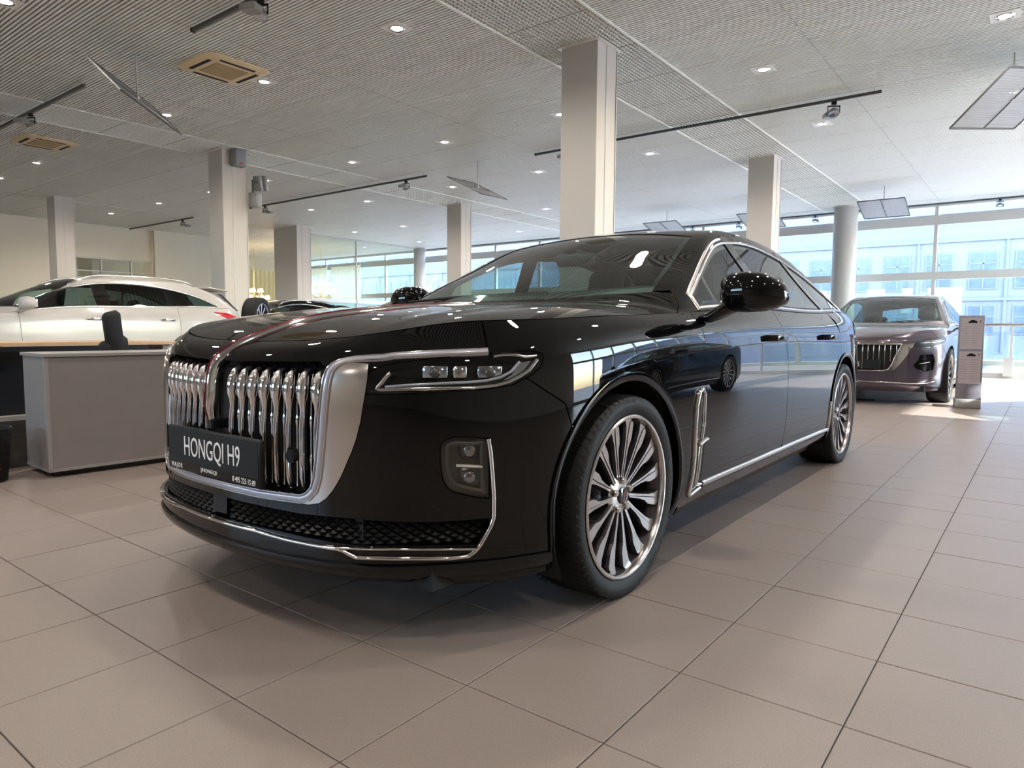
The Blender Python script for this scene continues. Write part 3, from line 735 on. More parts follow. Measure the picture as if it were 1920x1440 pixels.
    def pane(name, xa0, xa1, xb0, xb1, mt):
        """part of the opening between two sloping lines (x at the belt, x at the roof)"""
        w0, w1 = .90, .55
        clip = np.array([(xa0, w0), (xa1, w1), (xb1, w1), (xb0, w0)])
        P = inner; out = list(P)
        for i in range(4):                           # Sutherland-Hodgman
            a, b = clip[i], clip[(i+1) % 4]; s_ = 1 if area(clip) > 0 else -1; e = b-a
            side = lambda p: s_*(e[0]*(p[1]-a[1])-e[1]*(p[0]-a[0]))
            res = []
            for j in range(len(out)):
                p, q = np.array(out[j-1]), np.array(out[j]); sp_, sq = side(p), side(q)
                if sp_ >= 0: res.append(p)
                if sp_*sq < 0: t = sp_/(sp_-sq); res.append(p+(q-p)*t)
            out = res
        out = np.array(out); out = out[np.r_[True, np.abs(np.diff(out, axis=0)).sum(1) > 1e-5]]
        panel(name, Flat(T, .004), out, mt, R, step=.05, gap=0, flange=0)
        panel(name, Flat(T, .004), mird(out), mt, R, step=.05, gap=0, flange=0)
        return out
    p1 = pane('quarter_light', .60, .60, .93, 1.05, M_GLASS_D)
    p2 = pane('door_window', .965, 1.085, 1.66, 1.50, M_GLASS_T)
    p3 = pane('door_window', 1.79, 1.63, 2.72, 2.42, M_GLASS_D)
    p4 = pane('quarter_light', 2.80, 2.50, 3.6, 3.6, M_GLASS_D)
    panel('window_frame', Flat(T, .006), dlo, M_BLKPL, R, holes=[offs(p, .004) for p in (p1, p2, p3, p4)], step=.05, gap=0, flange=.0)
    panel('window_frame', Flat(T, .006), mird(dlo), M_BLKPL, R, holes=[mird(offs(p, .004)) for p in (p1, p2, p3, p4)], step=.05, gap=0, flange=.0)
    for (a0, a1, b0, b1) in ((1.665, 1.505, 1.785, 1.625), (2.725, 2.425, 2.795, 2.495)):
        pp = [(a0, bl(a0)), (a1+.02, .628), (b1+.02, .628), (b0, bl(b0))]
        panel('window_pillar', T, pp, M_GLOSSBLK, R, step=.04, gap=0, off=.001)
        panel('window_pillar', T, mird(pp), M_GLOSSBLK, R, step=.04, gap=0, off=.001)
    for q in (dlo, mird(dlo)): strip('window_chrome', T, q, .014, .006, M_SATIN, R, closed=True, step=.03)
    up_ = [tuple(p) for p in offs(dlo, -.013)][:15]
    for q in (up_, mird(up_)): strip('window_chrome', T, q, .016, .006, M_SATIN, R, step=.03)
    # --- grille
    back = Flat(S, .075); panel('grille_backing', back, offs(full, -.02), M_VOID, R, step=.05, gap=0, flange=0)
    inn = []
    Pg, Ng = S.pn(dens(full, .02)); n = len(Pg); V = np.concatenate([Pg, Pg-Ng*.08]); F = [(i, (i+1) % n, n+(i+1) % n, n+i) for i in range(n)]
    mesh('grille_opening', V, F, M_GLOSSBLK, R)
    for sg in (1, -1):
        half_f = [(p[0]*sg, p[1]) for p in grille[3:]]
        mid = [(0, grille[-1][1]-.006)]
        out_l = [tuple(p) for p in offs(full, -.011)]
    # light strip running round the grille and along the top of the lamp
    g_in = np.array(grille[3:-1]); 
    lampline = c.px([(18, 300), (30, 262), (60, 232), (110, 215), (200, 206), (400, 193), (700, 178), (880, 172)], 'S', c2, c2o)
    stp = c.px([(1320, 212), (1250, 215), (1160, 222), (1095, 234), (1050, 254), (1018, 290), (1002, 350), (991, 430), (979, 560), (969, 700), (960, 800), (950, 890), (932, 955), (900, 990), (858, 1004)], 'S', c1, c1o)
    pathR = [tuple(p) for p in c.px([(905, 171), (700, 179), (400, 194)], 'S', c2, c2o)]+[tuple(p) for p in stp]
    bottom = [(.22, c.fr(.2, .410)[1]), (0, c.fr(0, .414)[1])]
    pathR = pathR+[bottom[0]]
    whole = np.array(pathR+[bottom[1]]+[(-a, b) for a, b in pathR[::-1]])
    strip('grille_light_strip', S, whole, .021, .009, M_LED, R, step=.012)
    strip('grille_chrome_edge', S, shift_out(whole, None, .0125), .005, .010, M_SATIN, R, step=.012)
    strip('grille_chrome_edge', S, shift_out(whole, None, -.0125), .005, .010, M_CHROME, R, step=.012)
    panel('grille_side_panel', S, silver, M_SATIN, R, step=.02, gap=0, off=.004, mirror=True, flange=.008)
    # bars
    zfun = lambda w: S.front(max(w, .012), .6)
    bar = None
    def pat(w, z, d):                               # point at lateral w, height z, d mm in front of the skirt
        s_, v_ = S.front(max(abs(w), .012), z); P, N = S.pn([(s_, v_)]); p = P[0]; return np.array([p[0]-d, -w, z])
    zs = [.778, .768, .745, .715, .695, .678, .660, .61, .53, .47, .445, .432]
    wd = [.006, .0115, .0145, .0155, .0135, .009, .0060, .0052, .0052, .0058, .0045, .002]
    dp = [-.02, -.008, .0, .001, -.001, -.008, -.010, -.006, -.006, -.008, -.014, -.022]
    for sg in (1, -1):
        for k in range(8):
            w0 = (.068+.0490*k)*sg
            if abs(w0) > .425: continue
            lim = .06 if abs(w0) > .39 else 0
            V = []; F = []
            for z, a, d in zip(zs, wd, dp):
                z = z if z > .5 else z+lim*.5
                p = pat(w0, z, d); V += [p+[.035, a, 0], p+[.012, a, 0], p+[.001, a*.75, 0], p+[-.001, a*.2, 0], p+[-.001, -a*.5, 0], p+[.003, -a*.9, 0], p+[.014, -a, 0], p+[.035, -a, 0]]
            m_ = len(zs)
            for i in range(m_-1):
                for q in range(7): F.append((i*8+q, i*8+q+1, (i+1)*8+q+1, (i+1)*8+q))
            o = mesh('grille_bar', V, F, M_CHROME, R, True)
            # beaded thin vane half way to the next bar
            if k < 7:
                w1 = w0+sg*.0245; V = []; F = []; mm = 40
                for i in range(mm):
                    z = .765-(.765-.44)*i/(mm-1); a = .0022+.0028*max(0, math.sin(i*math.pi/6.5))**3; p = pat(w1, z, -.022)
                    for q in range(6): t = 2*math.pi*q/6; V.append(p+[a*math.cos(t), a*math.sin(t), 0])
                for i in range(mm-1):
                    for q in range(6): F.append((i*6+q, i*6+(q+1) % 6, (i+1)*6+(q+1) % 6, (i+1)*6+q))
                mesh('grille_vane', V, F, M_CHROME, R, True)
    # centre blade with the red line, over the nose and up the hood
    V = []; F = []; path = []
    for z in np.linspace(.612, .80, 14): p = pat(0, z, .014+.012*sstep(.60, .66, z)); path.append((p, .006+.008*sstep(.61, .70, z)))
    for x in np.linspace(-.868, -.80, 6): path.append((np.array([x, 0, float(c.sh.Ztop(x, 0)[0])+.008]), .014))
    zz = [q[0][2] for q in path]
    for x in np.linspace(-.77, .28, 26): path.append((np.array([x, 0, float(c.sh.Ztop(x, 0)[0])+.005-.004*sstep(-.4, .28, x)]), .013-.006*sstep(-.7, .25, x)))
    def blade(name, path, fr, m_, lift):
        V = []; F = []
        for i, (p, w) in enumerate(path):
            a = path[max(i-1, 0)][0]; b = path[min(i+1, len(path)-1)][0]; t = (b-a)/np.linalg.norm(b-a); nrm = np.array([-t[2], 0, t[0]]); 
            for q, hgt in ((-1, -.02), (-1, -.002), (-.55, .003), (0, .005), (.55, .003), (1, -.002), (1, -.02)): V.append(p+nrm*(hgt*1.0+lift)+np.array([0, w*fr*q, 0]))
        for i in range(len(path)-1):
            for q in range(6): F.append((i*7+q, i*7+q+1, (i+1)*7+q+1, (i+1)*7+q))
        return mesh(name, V, F, m_, R, True)
    blade('hood_blade', path, 1., M_CHROME, 0); blade('red_blade_line', path, .22, M_REDENAMEL, .004)
    # --- number plate
    pl = empty('number_plate_holder', parent=R); R.children
    px_ = min(pat(w, z, 0)[0] for w in (0, .25) for z in (.45, .55))-.022; yc = -.012
    pl_o = soft(MB().box((px_, yc-.268, .432), (px_+.018, yc+.268, .576), None, .006).build('number_plate', M_BLKPL, R), 30)
    bpy.data.objects.remove(pl)
    MB().box((px_-.0015, yc-.258, .463), (px_+.001, yc+.258, .570)).build('plate_face', M_PLATE, pl_o)
    X = (0, -1, 0); Y = (0, 0, 1)
    text('plate_lettering', 'HONGQI H9', .088, M_LETTER, pl_o, (px_-.0022, yc-.004, .487), X, Y, .66)
    text('plate_lettering', 'MAJOR', .0215, M_LETTER, pl_o, (px_-.0012, yc+.243, .4415), X, Y, .85, 'LEFT', space=1.35)
    text('plate_lettering', 'HONGQI', .0165, M_LETTER, pl_o, (px_-.0012, yc+.008, .4455), X, Y, 1.25, 'CENTER')
    text('plate_lettering', '8 495 225 15 89', .0235, M_LETTER, pl_o, (px_-.0012, yc-.243, .4405), X, Y, .78, 'RIGHT', bold=0)
    mesh('plate_emblem', [(px_-.002, yc+.061, .458), (px_-.002, yc+.049, .458), (px_-.002, yc+.0505, .444), (px_-.002, yc+.055, .440), (px_-.002, yc+.0595, .444), (px_-.0035, yc+.055, .449)], [(0, 1, 5), (1, 2, 5), (2, 3, 5), (3, 4, 5), (4, 0, 5)], M_SATIN, pl_o)
    cpt = pat(.0, .598, .006); MB().box(tuple(cpt-[.012, .016, .016]), tuple(cpt+[.05, .016, .016]), None, .005).build('parking_camera', M_BLKPL, R)
    q = pat(-(-.338), .53, -.012); MB().cyl(q, q-[.016, 0, 0], .019, 20).cyl(q-[.016, 0, 0], q-[.018, 0, 0], .013, 20).build('parking_sensor', M_BLKPL, R)
    # --- head lamps
    for sg in (1, -1):
        L = lamp*[sg, 1]
        cov = panel('head_lamp', S, L, M_GLASS_L, R, step=.03, gap=.002, flange=0)[0]
        panel('lamp_housing', Flat(S, .05), L, M_GLOSSBLK, cov, step=.04, gap=0, flange=0)
        Pl, Nl = S.pn(dens(L, .02)); n = len(Pl); mesh('lamp_rim', np.concatenate([Pl, Pl-Nl*.055]), [(i, (i+1) % n, n+(i+1) % n, n+i) for i in range(n)], M_GLOSSBLK, cov)
        m2 = lambda pts: c.px(pts, 'S', 4.5, (680, 640))*[sg, 1]
        drl = m2([(225, 262), (150, 350), (105, 400), (130, 412), (400, 404), (700, 398), (950, 394), (1130, 376), (1250, 340), (1340, 295), (1420, 240), (1485, 150)])
        strip('daytime_light', Flat(S, .010), drl, .012, .006, M_SATIN, cov)
        drl2 = m2([(180, 385), (400, 368), (700, 352), (900, 342), (1050, 330), (1180, 300), (1270, 250), (1340, 165)])
        strip('light_guide', Flat(S, .014), drl2, .008, .005, M_LED, cov)
        strip('light_guide', Flat(S, .012), m2([(1110, 110), (1200, 98), (1300, 100), (1390, 122), (1480, 112)]), .010, .005, M_SATIN, cov)
        gp = m2([(1340, 165), (1410, 158), (1480, 148), (1440, 215), (1370, 265), (1300, 300), (1210, 325), (1290, 270)])
        panel('light_guide', Flat(S, .02), gp, M_LENS, cov, step=.03, gap=0, flange=0)
        for cx, w_, tilt in ((610, .06, 0), (830, .035, 0), (1095, .062, 0)):
            t = m2([(cx, 250)])[0]; P, N = S.pn([t]); p = P[0]-N[0]*.022; 
            tng = np.array([N[0][1], -N[0][0], 0]); tng /= np.linalg.norm(tng); upv = np.array([0, 0, 1.])
            Mx = Matrix(((tng[0], upv[0], N[0][0], p[0]), (tng[1], upv[1], N[0][1], p[1]), (tng[2], upv[2], N[0][2], p[2]), (0, 0, 0, 1)))
            b = soft(MB().box((-w_*.62, -.021, -.022), (w_*.62, .021, .004), Mx, .006).build('lamp_module', M_LENS if w_ > .04 else M_CHROME, cov), 30)
            if w_ > .04:
                soft(MB().lathe([(.0, .012), (.010, .010), (.016, .004), (.018, -.004)], 20, 'z').build('projector_lens', M_LAMPGREY, b), 60).matrix_local = Mx
        # fog lamp
        Lf = fog*[sg, 1]
        cov = panel('fog_lamp', S, Lf, M_GLASS_LF, R, step=.03, gap=.002, flange=0)[0]
        panel('fog_lamp_housing', Flat(S, .035), Lf, M_LAMPGREY, cov, step=.04, gap=0, flange=0)
        Pl, Nl = S.pn(dens(Lf, .02)); n = len(Pl); mesh('lamp_rim', np.concatenate([Pl, Pl-Nl*.04]), [(i, (i+1) % n, n+(i+1) % n, n+i) for i in range(n)], M_GLOSSBLK, cov)
        strip('fog_lamp_frame', Flat(S, .008), offs(Lf, .018), .012, .006, M_LAMPGREY, cov, closed=True)
        for py_ in (925, 1155):
            t = m2([(910, py_)])[0]; P, N = S.pn([t]); p = P[0]-N[0]*.014; tng = np.array([N[0][1], -N[0][0], 0]); tng /= np.linalg.norm(tng)
            Mx = Matrix(((tng[0], 0, N[0][0], p[0]), (tng[1], 0, N[0][1], p[1]), (tng[2], 1, N[0][2], p[2]), (0, 0, 0, 1)))
            b = soft(MB().box((-.031, -.026, -.02), (.031, .026, .003), Mx, .012).build('fog_lamp_lens', M_LAMPGREY if py_ > 1000 else M_GLOSSBLK, cov), 60)
            soft(MB().lathe([(0, .010), (.012, .008), (.019, .003), (.020, 0)], 20, 'z').build('projector_lens', M_LENS, b), 60).matrix_local = Mx
        strip('light_guide', Flat(S, .006), m2([(790, 1052), (900, 1056), (1010, 1062)]), .008, .006, M_LETTER, cov)
    # --- lower intake mesh and chrome trims
    inb = Flat(S, .045); panel('intake_backing', inb, offs(intake, -.004), M_VOID, R, step=.05, gap=0, flange=0)
    studs = MB(); lo, hi = intake.min(0), intake.max(0); r = 0
    vv_ = np.arange(lo[1]+.008, hi[1], .0155)
    for v_ in vv_:
        uu = np.arange(lo[0]+(.018 if r % 2 else 0), hi[0], .036); r += 1
        pts = np.stack([uu, np.full(len(uu), v_)], 1); pts = pts[inside(pts, intake) & (np.abs(pts[:, 0]) > .045)]
        if not len(pts): continue
        P, N = S.pn(pts, -.022)
        for p, nn in zip(P, N):
            t = np.array([nn[1], -nn[0], 0]); t /= np.linalg.norm(t); u_ = np.cross(nn, t)
            studs.add([p+t*.0165, p+u_*.0095+nn*.002, p-t*.0165, p-u_*.0095+nn*.002, p+nn*.010, p-nn*.01-u_*.012, p-nn*.01+u_*.012], [(0, 1, 4), (1, 2, 4), (2, 3, 4), (3, 0, 4), (0, 5, 3), (3, 5, 2), (1, 0, 6), (2, 1, 6)])
    tag(studs.build('intake_mesh', M_BLKPL, R), kind='stuff')
    rad = [(-.04, zb0), (-.04, zt0), (.04, zt0), (.04, zb0)]; panel('radar_cover', Flat(S, .012), rad, M_BLKPL, R, step=.03, gap=0)
    tr = c.px([(908, 640), (914, 680), (920, 720), (926, 790), (931, 860), (937, 960), (935, 1070), (918, 1115), (895, 1158), (862, 1215), (842, 1240), (800, 1272), (700, 1284), (500, 1285), (330, 1284), (200, 1280), (160, 1262), (130, 1245), (95, 1234), (60, 1230)], 'S', c2, c2o)
    cl = c.px([(1090, 690), (830, 615), (540, 535)], 'S', c3, c3o)
    zc_ = c.fr(0, .262)[1]
    lipv = cl[-1][1] if len(cl) else zc_
    allp = [tuple(p) for p in tr]+[tuple(p) for p in cl if p[0] > .05]
    lastp = allp[-1]; allp = allp+[(0, lastp[1])]+[(-a, b) for a, b in allp[::-1]]
    strip('bumper_chrome_trim', S, allp, .013, .010, M_CHROME, R, step=.01)
    t2 = c.px([(100, 1226), (200, 1231), (400, 1233), (700, 1232), (850, 1230)], 'S', c2, c2o)
    strip('bumper_chrome_trim', S, t2, .009, .012, M_CHROME, R, step=.01, mirror=True)
    # black splitter lip
    lipn = [(s_, .10-.03*(abs(s_)/1.1)**4) for s_ in np.linspace(-bumper_arch[0][0]+.03, bumper_arch[0][0]-.03, 60)]
    strip('bumper_lip', S, lipn, .05, .012, M_BLACK, R, step=.03)
    # side vent, sill chrome
    vent = [c.sx(x, z) for x, z in ((.575, .665), (.545, .655), (.520, .60), (.512, .50), (.510, .40), (.490, .262), (.505, .245), (.60, .262))]
    strip('side_vent_chrome', S, vent, .016, .012, M_CHROME, R, mirror=True, step=.012)
    vent2 = [c.sx(x, z) for x, z in ((.575, .665), (.597, .645), (.592, .52), (.568, .452), (.560, .40), (.545, .285), (.60, .277))]
    strip('side_vent_chrome', S, vent2, .012, .012, M_CHROME, R, mirror=True, step=.012)
    strip('side_vent_chrome', S, [c.sx(.535, .447), c.sx(.575, .457), c.sx(.61, .462)], .018, .022, M_CHROME, R, mirror=True, step=.01)
    panel('side_vent', S, [c.sx(x, z) for x, z in ((.574, .655), (.550, .65), (.528, .60), (.521, .50), (.518, .40), (.505, .27), (.545, .275), (.56, .40), (.565, .452), (.586, .52), (.59, .64))], M_GLOSSBLK, R, off=.003, step=.02, gap=0, mirror=True)
    strip('sill_chrome', S, [c.sx(x, .272) for x in np.linspace(.62, 2.66, 40)], .026, .010, M_SATIN, R, mirror=True)
    strip('sill_chrome', S, [c.sx(rx+(rr_+.02)*math.cos(math.radians(t)), rz+(rr_+.02)*math.sin(math.radians(t))) for t in np.linspace(192, 165, 8)], .016, .010, M_SATIN, R, mirror=True)
    for hx in (1.50, 2.55): handle(c, hx, .862, M_BLACK)
    door_mirror(c, .69, .975, 1.048, M_BLACK, (-1,)); door_mirror(c, .92, .955, 1.07, M_BLACK, (1,))
    interior(c, M_DKLEATHER)
    wm = soft(MB().tube([(.42, .55, 1.03), (.47, .2, 1.052), (.50, -.25, 1.06)], .007, 6).build('wiper', M_BLKPL, R), 40)
    for x in (AF, rx):
        for sg in (-1, 1):
            w_ = make_wheel(R, (x, sg*.825, .337), sg)
            if sg < 0: tyre_text(w_, 'OUTSIDE', 92, .017, .319, 1.6); tyre_text(w_, 'P ZERO', -52, .026, .300, 4.4)
    for n_ in ('front', ): MB().box((-.3, -.5, .14), (.3, .5, .22)).build('subframe', M_VOID, R)
    return c
def tyre_text(w, s_, deg, size, r, step):
    m = mat('sidewall_lettering', (.05, .05, .052), .6)
    V = []; F = []
    for i, ch_ in enumerate(s_):
        if ch_ == ' ': continue
        t = math.radians(deg-(i-(len(s_)-1)/2)*step); rad = Vector((math.cos(t), 0, math.sin(t))); tan = Vector((math.sin(t), 0, -math.cos(t)))
        o = text('x', ch_, size, m, None, tuple(rad*r+Vector((0, -.1262, 0))), tuple(tan), tuple(rad), .9)
        b = len(V); V += [tuple(v.co) for v in o.data.vertices]; F += [tuple(q+b for q in p.vertices) for p in o.data.polygons]
        bpy.data.objects.remove(o)
    mesh('sidewall_lettering', V, F, m, w)
def shift_out(P, full, d):
    """move an open polyline sideways (to its left for d<0)"""
    P = np.asarray(P, float); t = np.gradient(P, axis=0); t /= np.linalg.norm(t, axis=1)[:, None]+1e-12
    n = np.stack([-t[:, 1], t[:, 0]], 1); return P+n*d
# ---------------------------------------------------------------- the showroom
M_TILE = mat('floor_tile', (.235, .185, .158), .34, noise=.10, nscale=340., bump=.35, bscale=300, spec=.5, col2=(.29, .238, .208))
M_GROUT = mat('grout', (.07, .055, .045), .8, noise=.2)
M_SLAT = mat('ceiling_slat_white', (.87, .885, .84), .5, noise=.02)
M_CVOID = mat('ceiling_void', (.33, .33, .32), .9, noise=.1)
M_WALL = mat('cream_wall', (.66, .62, .55), .7, noise=.02, nscale=1.)
M_COLM = mat('column_paint', (.52, .49, .465), .6, noise=.015, nscale=1.)
M_CONC = mat('grey_column', (.36, .355, .35), .6, noise=.04)
M_FRAME = mat('window_frame_grey', (.48, .48, .47), .45, .1, noise=.03)
M_TRACK = mat('track_dark_grey', (.07, .07, .065), .45, .2, noise=.05)
M_SPOT = mat('spot_housing_grey', (.30, .30, .29), .4, .3, noise=.04)
M_GLOW = mat('downlight_glow', (1, 1, 1), .5, emit=(1, .96, .90), es=14.)
M_TRIMW = mat('downlight_trim', (.82, .80, .76), .4, noise=.01)
M_BEIGE = mat('aged_beige_plastic', (.74, .60, .38), .5, noise=.03)
M_BEIGED = mat('aged_beige_grille', (.42, .31, .15), .6, noise=.05)
X0, X1, Y0, Y1, HC = -13.0, 23.4, -7.4, 33.0, 4.6
TS = .396; TX, TY = 4.1893*TS, .8097*TS
# floor: a grout bed and tiles laid on it
floor = tag(box('floor', (X0, Y0, -.06), (X1+.3, Y1, -.004), M_GROUT), kind='structure')
def vis(x, y, z=0.):
    d = np.array([x, y, z-CAMH]); zz = d@FW
    if zz < .15: return None
    return 960+FPX*(d@RT)/zz, 720-FPX*(d@UP)/zz, zz
tiles = []; rest = []
for i in range(int((X0-TX)/TS)-1, int((X1-TX)/TS)+2):
    for j in range(int((Y0-TY)/TS)-1, int((Y1-TY)/TS)+2):
        x, y = TX+i*TS, TY+j*TS
        if x+TS < X0 or x > X1 or y+TS < Y0 or y > Y1: continue
        v = vis(x+TS/2, y+TS/2)
        ok = False
        for a, b in ((0, 0), (TS, 0), (TS, TS), (0, TS), (TS/2, TS/2)):
            q = vis(x+a, y+b)
            if q and -10 < q[0] < 1930 and q[1] < 1450: ok = True
        hidden = 1.2 < x < 6.1 and 1.35 < y < 3.0
        if ok and v and not hidden: tiles.append((v[2], x, y))
        else: rest.append((x, y))
tiles.sort(); rest += [(x, y) for _, x, y in tiles[300:]]; tiles = tiles[:300]
def tile_mesh():
    g = .0016; c_ = .0014; a, b = g, TS-g
    V = [(a, a, -.008), (b, a, -.008), (b, b, -.008), (a, b, -.008), (a, a, -c_), (b, a, -c_), (b, b, -c_), (a, b, -c_), (a+c_, a+c_, 0), (b-c_, a+c_, 0), (b-c_, b-c_, 0), (a+c_, b-c_, 0)]
    F = [(0, 1, 5, 4), (1, 2, 6, 5), (2, 3, 7, 6), (3, 0, 4, 7), (4, 5, 9, 8), (5, 6, 10, 9), (6, 7, 11, 10), (7, 4, 8, 11), (8, 9, 10, 11)]
    return V, F
TV, TF = tile_mesh(); t0 = None
for _, x, y in tiles:
    if t0 is None: t0 = mesh('tile', TV, TF, M_TILE, floor); t = t0
    else: t = t0.copy(); link(t, floor)
    t.location = (x, y, random.uniform(-.0004, .0004)); t.rotation_euler = (random.gauss(0, .0006), random.gauss(0, .0006), 0)
m = MB()
for x, y in rest: m.add([(px+x, py+y, pz) for px, py, pz in TV], TF)
tag(m.build('far_tiles', M_TILE, floor), kind='stuff')
# ceiling: slab, slats along y, open grid strips along x
ceil = tag(box('ceiling', (X0, Y0, HC+.30), (X1+.3, Y1, HC+.42), M_CVOID), kind='structure')
S1, S2, S3 = (4.38, 5.66), (13.38, 14.66), (22.6, 23.1)
segs = [(Y0, S1[0]), (S1[1], S2[0]), (S2[1], 23.1), (23.16, Y1)]
m = MB(); P = .05
k = 0
x = X0+.02
while x < X1-.02:
    for a, b in segs:
        m.add([(x, a, HC), (x+.027, a, HC), (x+.027, b, HC), (x, b, HC), (x+.002, a, HC+.02), (x+.025, a, HC+.02), (x+.025, b, HC+.02), (x+.002, b, HC+.02)],
              [(0, 3, 2, 1), (0, 1, 5, 4), (1, 2, 6, 5), (2, 3, 7, 6), (3, 0, 4, 7)])
    x += P
tag(m.build('ceiling_slats', M_SLAT, ceil), kind='stuff')
m = MB()                                                # dark cross gaps every few metres and the panel joints
for yy in np.arange(Y0+1, Y1, 3.0):
    if not any(a-.1 < yy < b+.1 for a, b in (S1, S2)): m.box((X0, yy, HC-.0006), (X1, yy+.006, HC+.002))
for xx in np.arange(X0+.9, X1, 1.2): m.box((xx, Y0, HC-.0008), (xx+.012, Y1, HC+.001))
tag(m.build('ceiling_joints', M_CVOID, ceil), kind='stuff')
for a, b in (S1, S2):
    m = MB(); g = .062
    for yy in np.linspace(a+.02, b-.02, 21): m.box((X0, yy-.005, HC+.0), (X1, yy+.005, HC+.035))
    for xx in np.arange(X0+.05, X1, g): m.box((xx-.005, a, HC+.001), (xx+.005, b, HC+.034))
    tag(m.build('open_grid', M_SLAT, ceil), kind='stuff')
    m = MB(); m.box((X0, a-.012, HC-.012), (X1, a+.018, HC+.05)); m.box((X0, b-.018, HC-.012), (X1, b+.012, HC+.05))
    m.build('grid_edge', M_SLAT, ceil)
# walls
def struct(name, a, b, m_): return tag(box(name, a, b, m_), kind='structure')
wl = tag(MB().box((X0, 27.6, 0), (10.2, 27.75, HC+.3)).box((10.2, 27.6, 3.42), (12.9, 27.75, HC+.3)).box((10.2, 27.6, 0), (12.9, 27.75, 2.5)).box((12.9, 27.35, 0), (16.6, 27.5, HC+.3)).build('wall_left', M_WALL), kind='structure')
wf = tag(MB().box((10.2, 27.6, 2.5), (12.9, 27.68, 2.56)).box((10.2, 27.6, 3.36), (12.9, 27.68, 3.42)).box((10.2, 27.6, 2.9), (12.9, 27.66, 2.94)).box((11.05, 27.6, 2.5), (11.1, 27.68, 3.4)).box((12.1, 27.6, 2.5), (12.15, 27.68, 3.4)).build('window_1', M_FRAME), kind='structure')
box('pane', (10.2, 27.64, 2.5), (12.9, 27.65, 3.42), M_PANEG, wf)
tag(MB().box((X0-.15, Y0, 0), (X0, Y1, 2.3)).box((X0-.15, Y0, 4.3), (X0, Y1, HC+.3)).box((X0-.15, 21.0, 2.3), (X0, Y1, 4.3)).box((X0-.15, Y0, 2.3), (X0, 5., 4.3)).build('wall_back', M_WALL), kind='structure')
w4 = tag(MB().box((X0-.1, 5, 2.3), (X0-.02, 21, 2.38)).box((X0-.1, 5, 4.22), (X0-.02, 21, 4.3)).build('window_4', M_FRAME), kind='structure')
for yy in np.arange(5, 20.9, 2.2857): box('mullion', (X0-.1, yy-.04, 2.38), (X0-.02, yy+.04, 4.22), M_FRAME, w4); box('pane', (X0-.07, yy+.04, 2.38), (X0-.06, yy+2.24, 4.22), M_PANE, w4)
struct('wall_far', (X0, Y1, 0), (X1, Y1+.15, HC+.3), mat('far_wall', (.58, .55, .47), .7))
# right side: solid near part, glazed part further along
wr = tag(MB().box((X0, Y0-.15, 0), (8.2, Y0, HC+.3)).box((8.2, Y0-.15, 4.3), (X1, Y0, HC+.3)).build('wall_right', M_WALL), kind='structure')
def glazing(name, axis, pos, a, b, step, zrails, out_, cut=()):
    m = MB(); n = int(round((b-a)/step))
    for i in range(n+1):
        t = a+(b-a)*i/n
        if axis == 'x': m.box((pos, t-.045, 0), (pos+.12, t+.045, HC))
        else: m.box((t-.045, pos-.12, 0), (t+.045, pos, HC))
    for z0, z1 in zrails:
        if axis == 'x': m.box((pos-.03, a, z0), (pos+.15, b, z1))
        else: m.box((a, pos-.15, z0), (b, pos+.03, z1))
    o = tag(m.build(name, M_FRAME), kind='structure')
    zz = [0]+[z for r in zrails for z in r]+[HC]
    for i in range(n):
        t0_, t1_ = a+(b-a)*i/n+.045, a+(b-a)*(i+1)/n-.045
        for q in range(0, len(zz)-1, 2):
            if zz[q+1]-zz[q] < .05: continue
            if axis == 'x': box('pane', (pos+.055, t0_, zz[q]), (pos+.065, t1_, zz[q+1]), M_PANE, o)
            else: box('pane', (t0_, pos-.065, zz[q]), (t1_, pos-.055, zz[q+1]), M_PANE, o)
    return o
w2 = glazing('window_2', 'x', X1, -6.62, 32.98, 2.33, [(0, .12), (2.42, 2.64), (3.98, 4.24), (4.5, 4.6)], 1)
w3 = glazing('window_3', 'y', Y0, 8.2, X1, 2.53, [(0, .12), (2.42, 2.64), (4.2, 4.32)], 1)
# columns
def column(x0, y0, x1, y1, label, groove=True, group='square white columns'):
    o = MB().box((x0, y0, 0), (x1, y1, HC-.002), None, .006).build('column', M_COLM); tag(o, label, 'column', group)
    if groove:
        MB().box((x0+.22, y0-.006, 0), (x0+.245, y0-.001, HC-.02)).box((x1-.02, y0-.012, 0), (x1-.005, y0-.001, HC-.01)).build('corner_bead', M_FRAME, o)
    MB().box((x0-.05, y0-.05, HC-.014), (x1+.05, y1+.05, HC-.003)).build('top_collar', M_TRIMW, o)
    return o
column(7.87, 4.73, 8.37, 5.28, 'nearest square white column rising behind the black car windscreen')
column(15.08, 4.73, 15.57, 5.27, 'square white column seen above the black car roof, left of the round column')
colC = column(7.90, 13.72, 8.46, 14.26, 'square white column carrying grey speakers, behind the white car tail')
column(7.85, 22.5, 8.35, 23.06, 'square white column at far left above the white car roof')
column(15.3, 21.68, 15.9, 23.1, 'wide square white column beside the glass partition')
column(15.48, 13.88, 15.93, 14.45, 'square white column left of the black car windscreen')
for x, y, l in ((22.6, 4.93, 'round grey concrete column by the window, right of the black car'), (22.9, 23.1, 'slim round grey column at the end of the glass partition')):
    r = .33 if y < 10 else .26
    o = soft(MB().cyl((x, y, 0), (x, y, HC), r, 40).build('round_column', M_CONC), 30); tag(o, l, 'column', 'round grey columns')
    soft(MB().cyl((x, y, HC-.03), (x, y, HC-.001), r+.03, 40).build('top_ring', M_FRAME, o), 30)
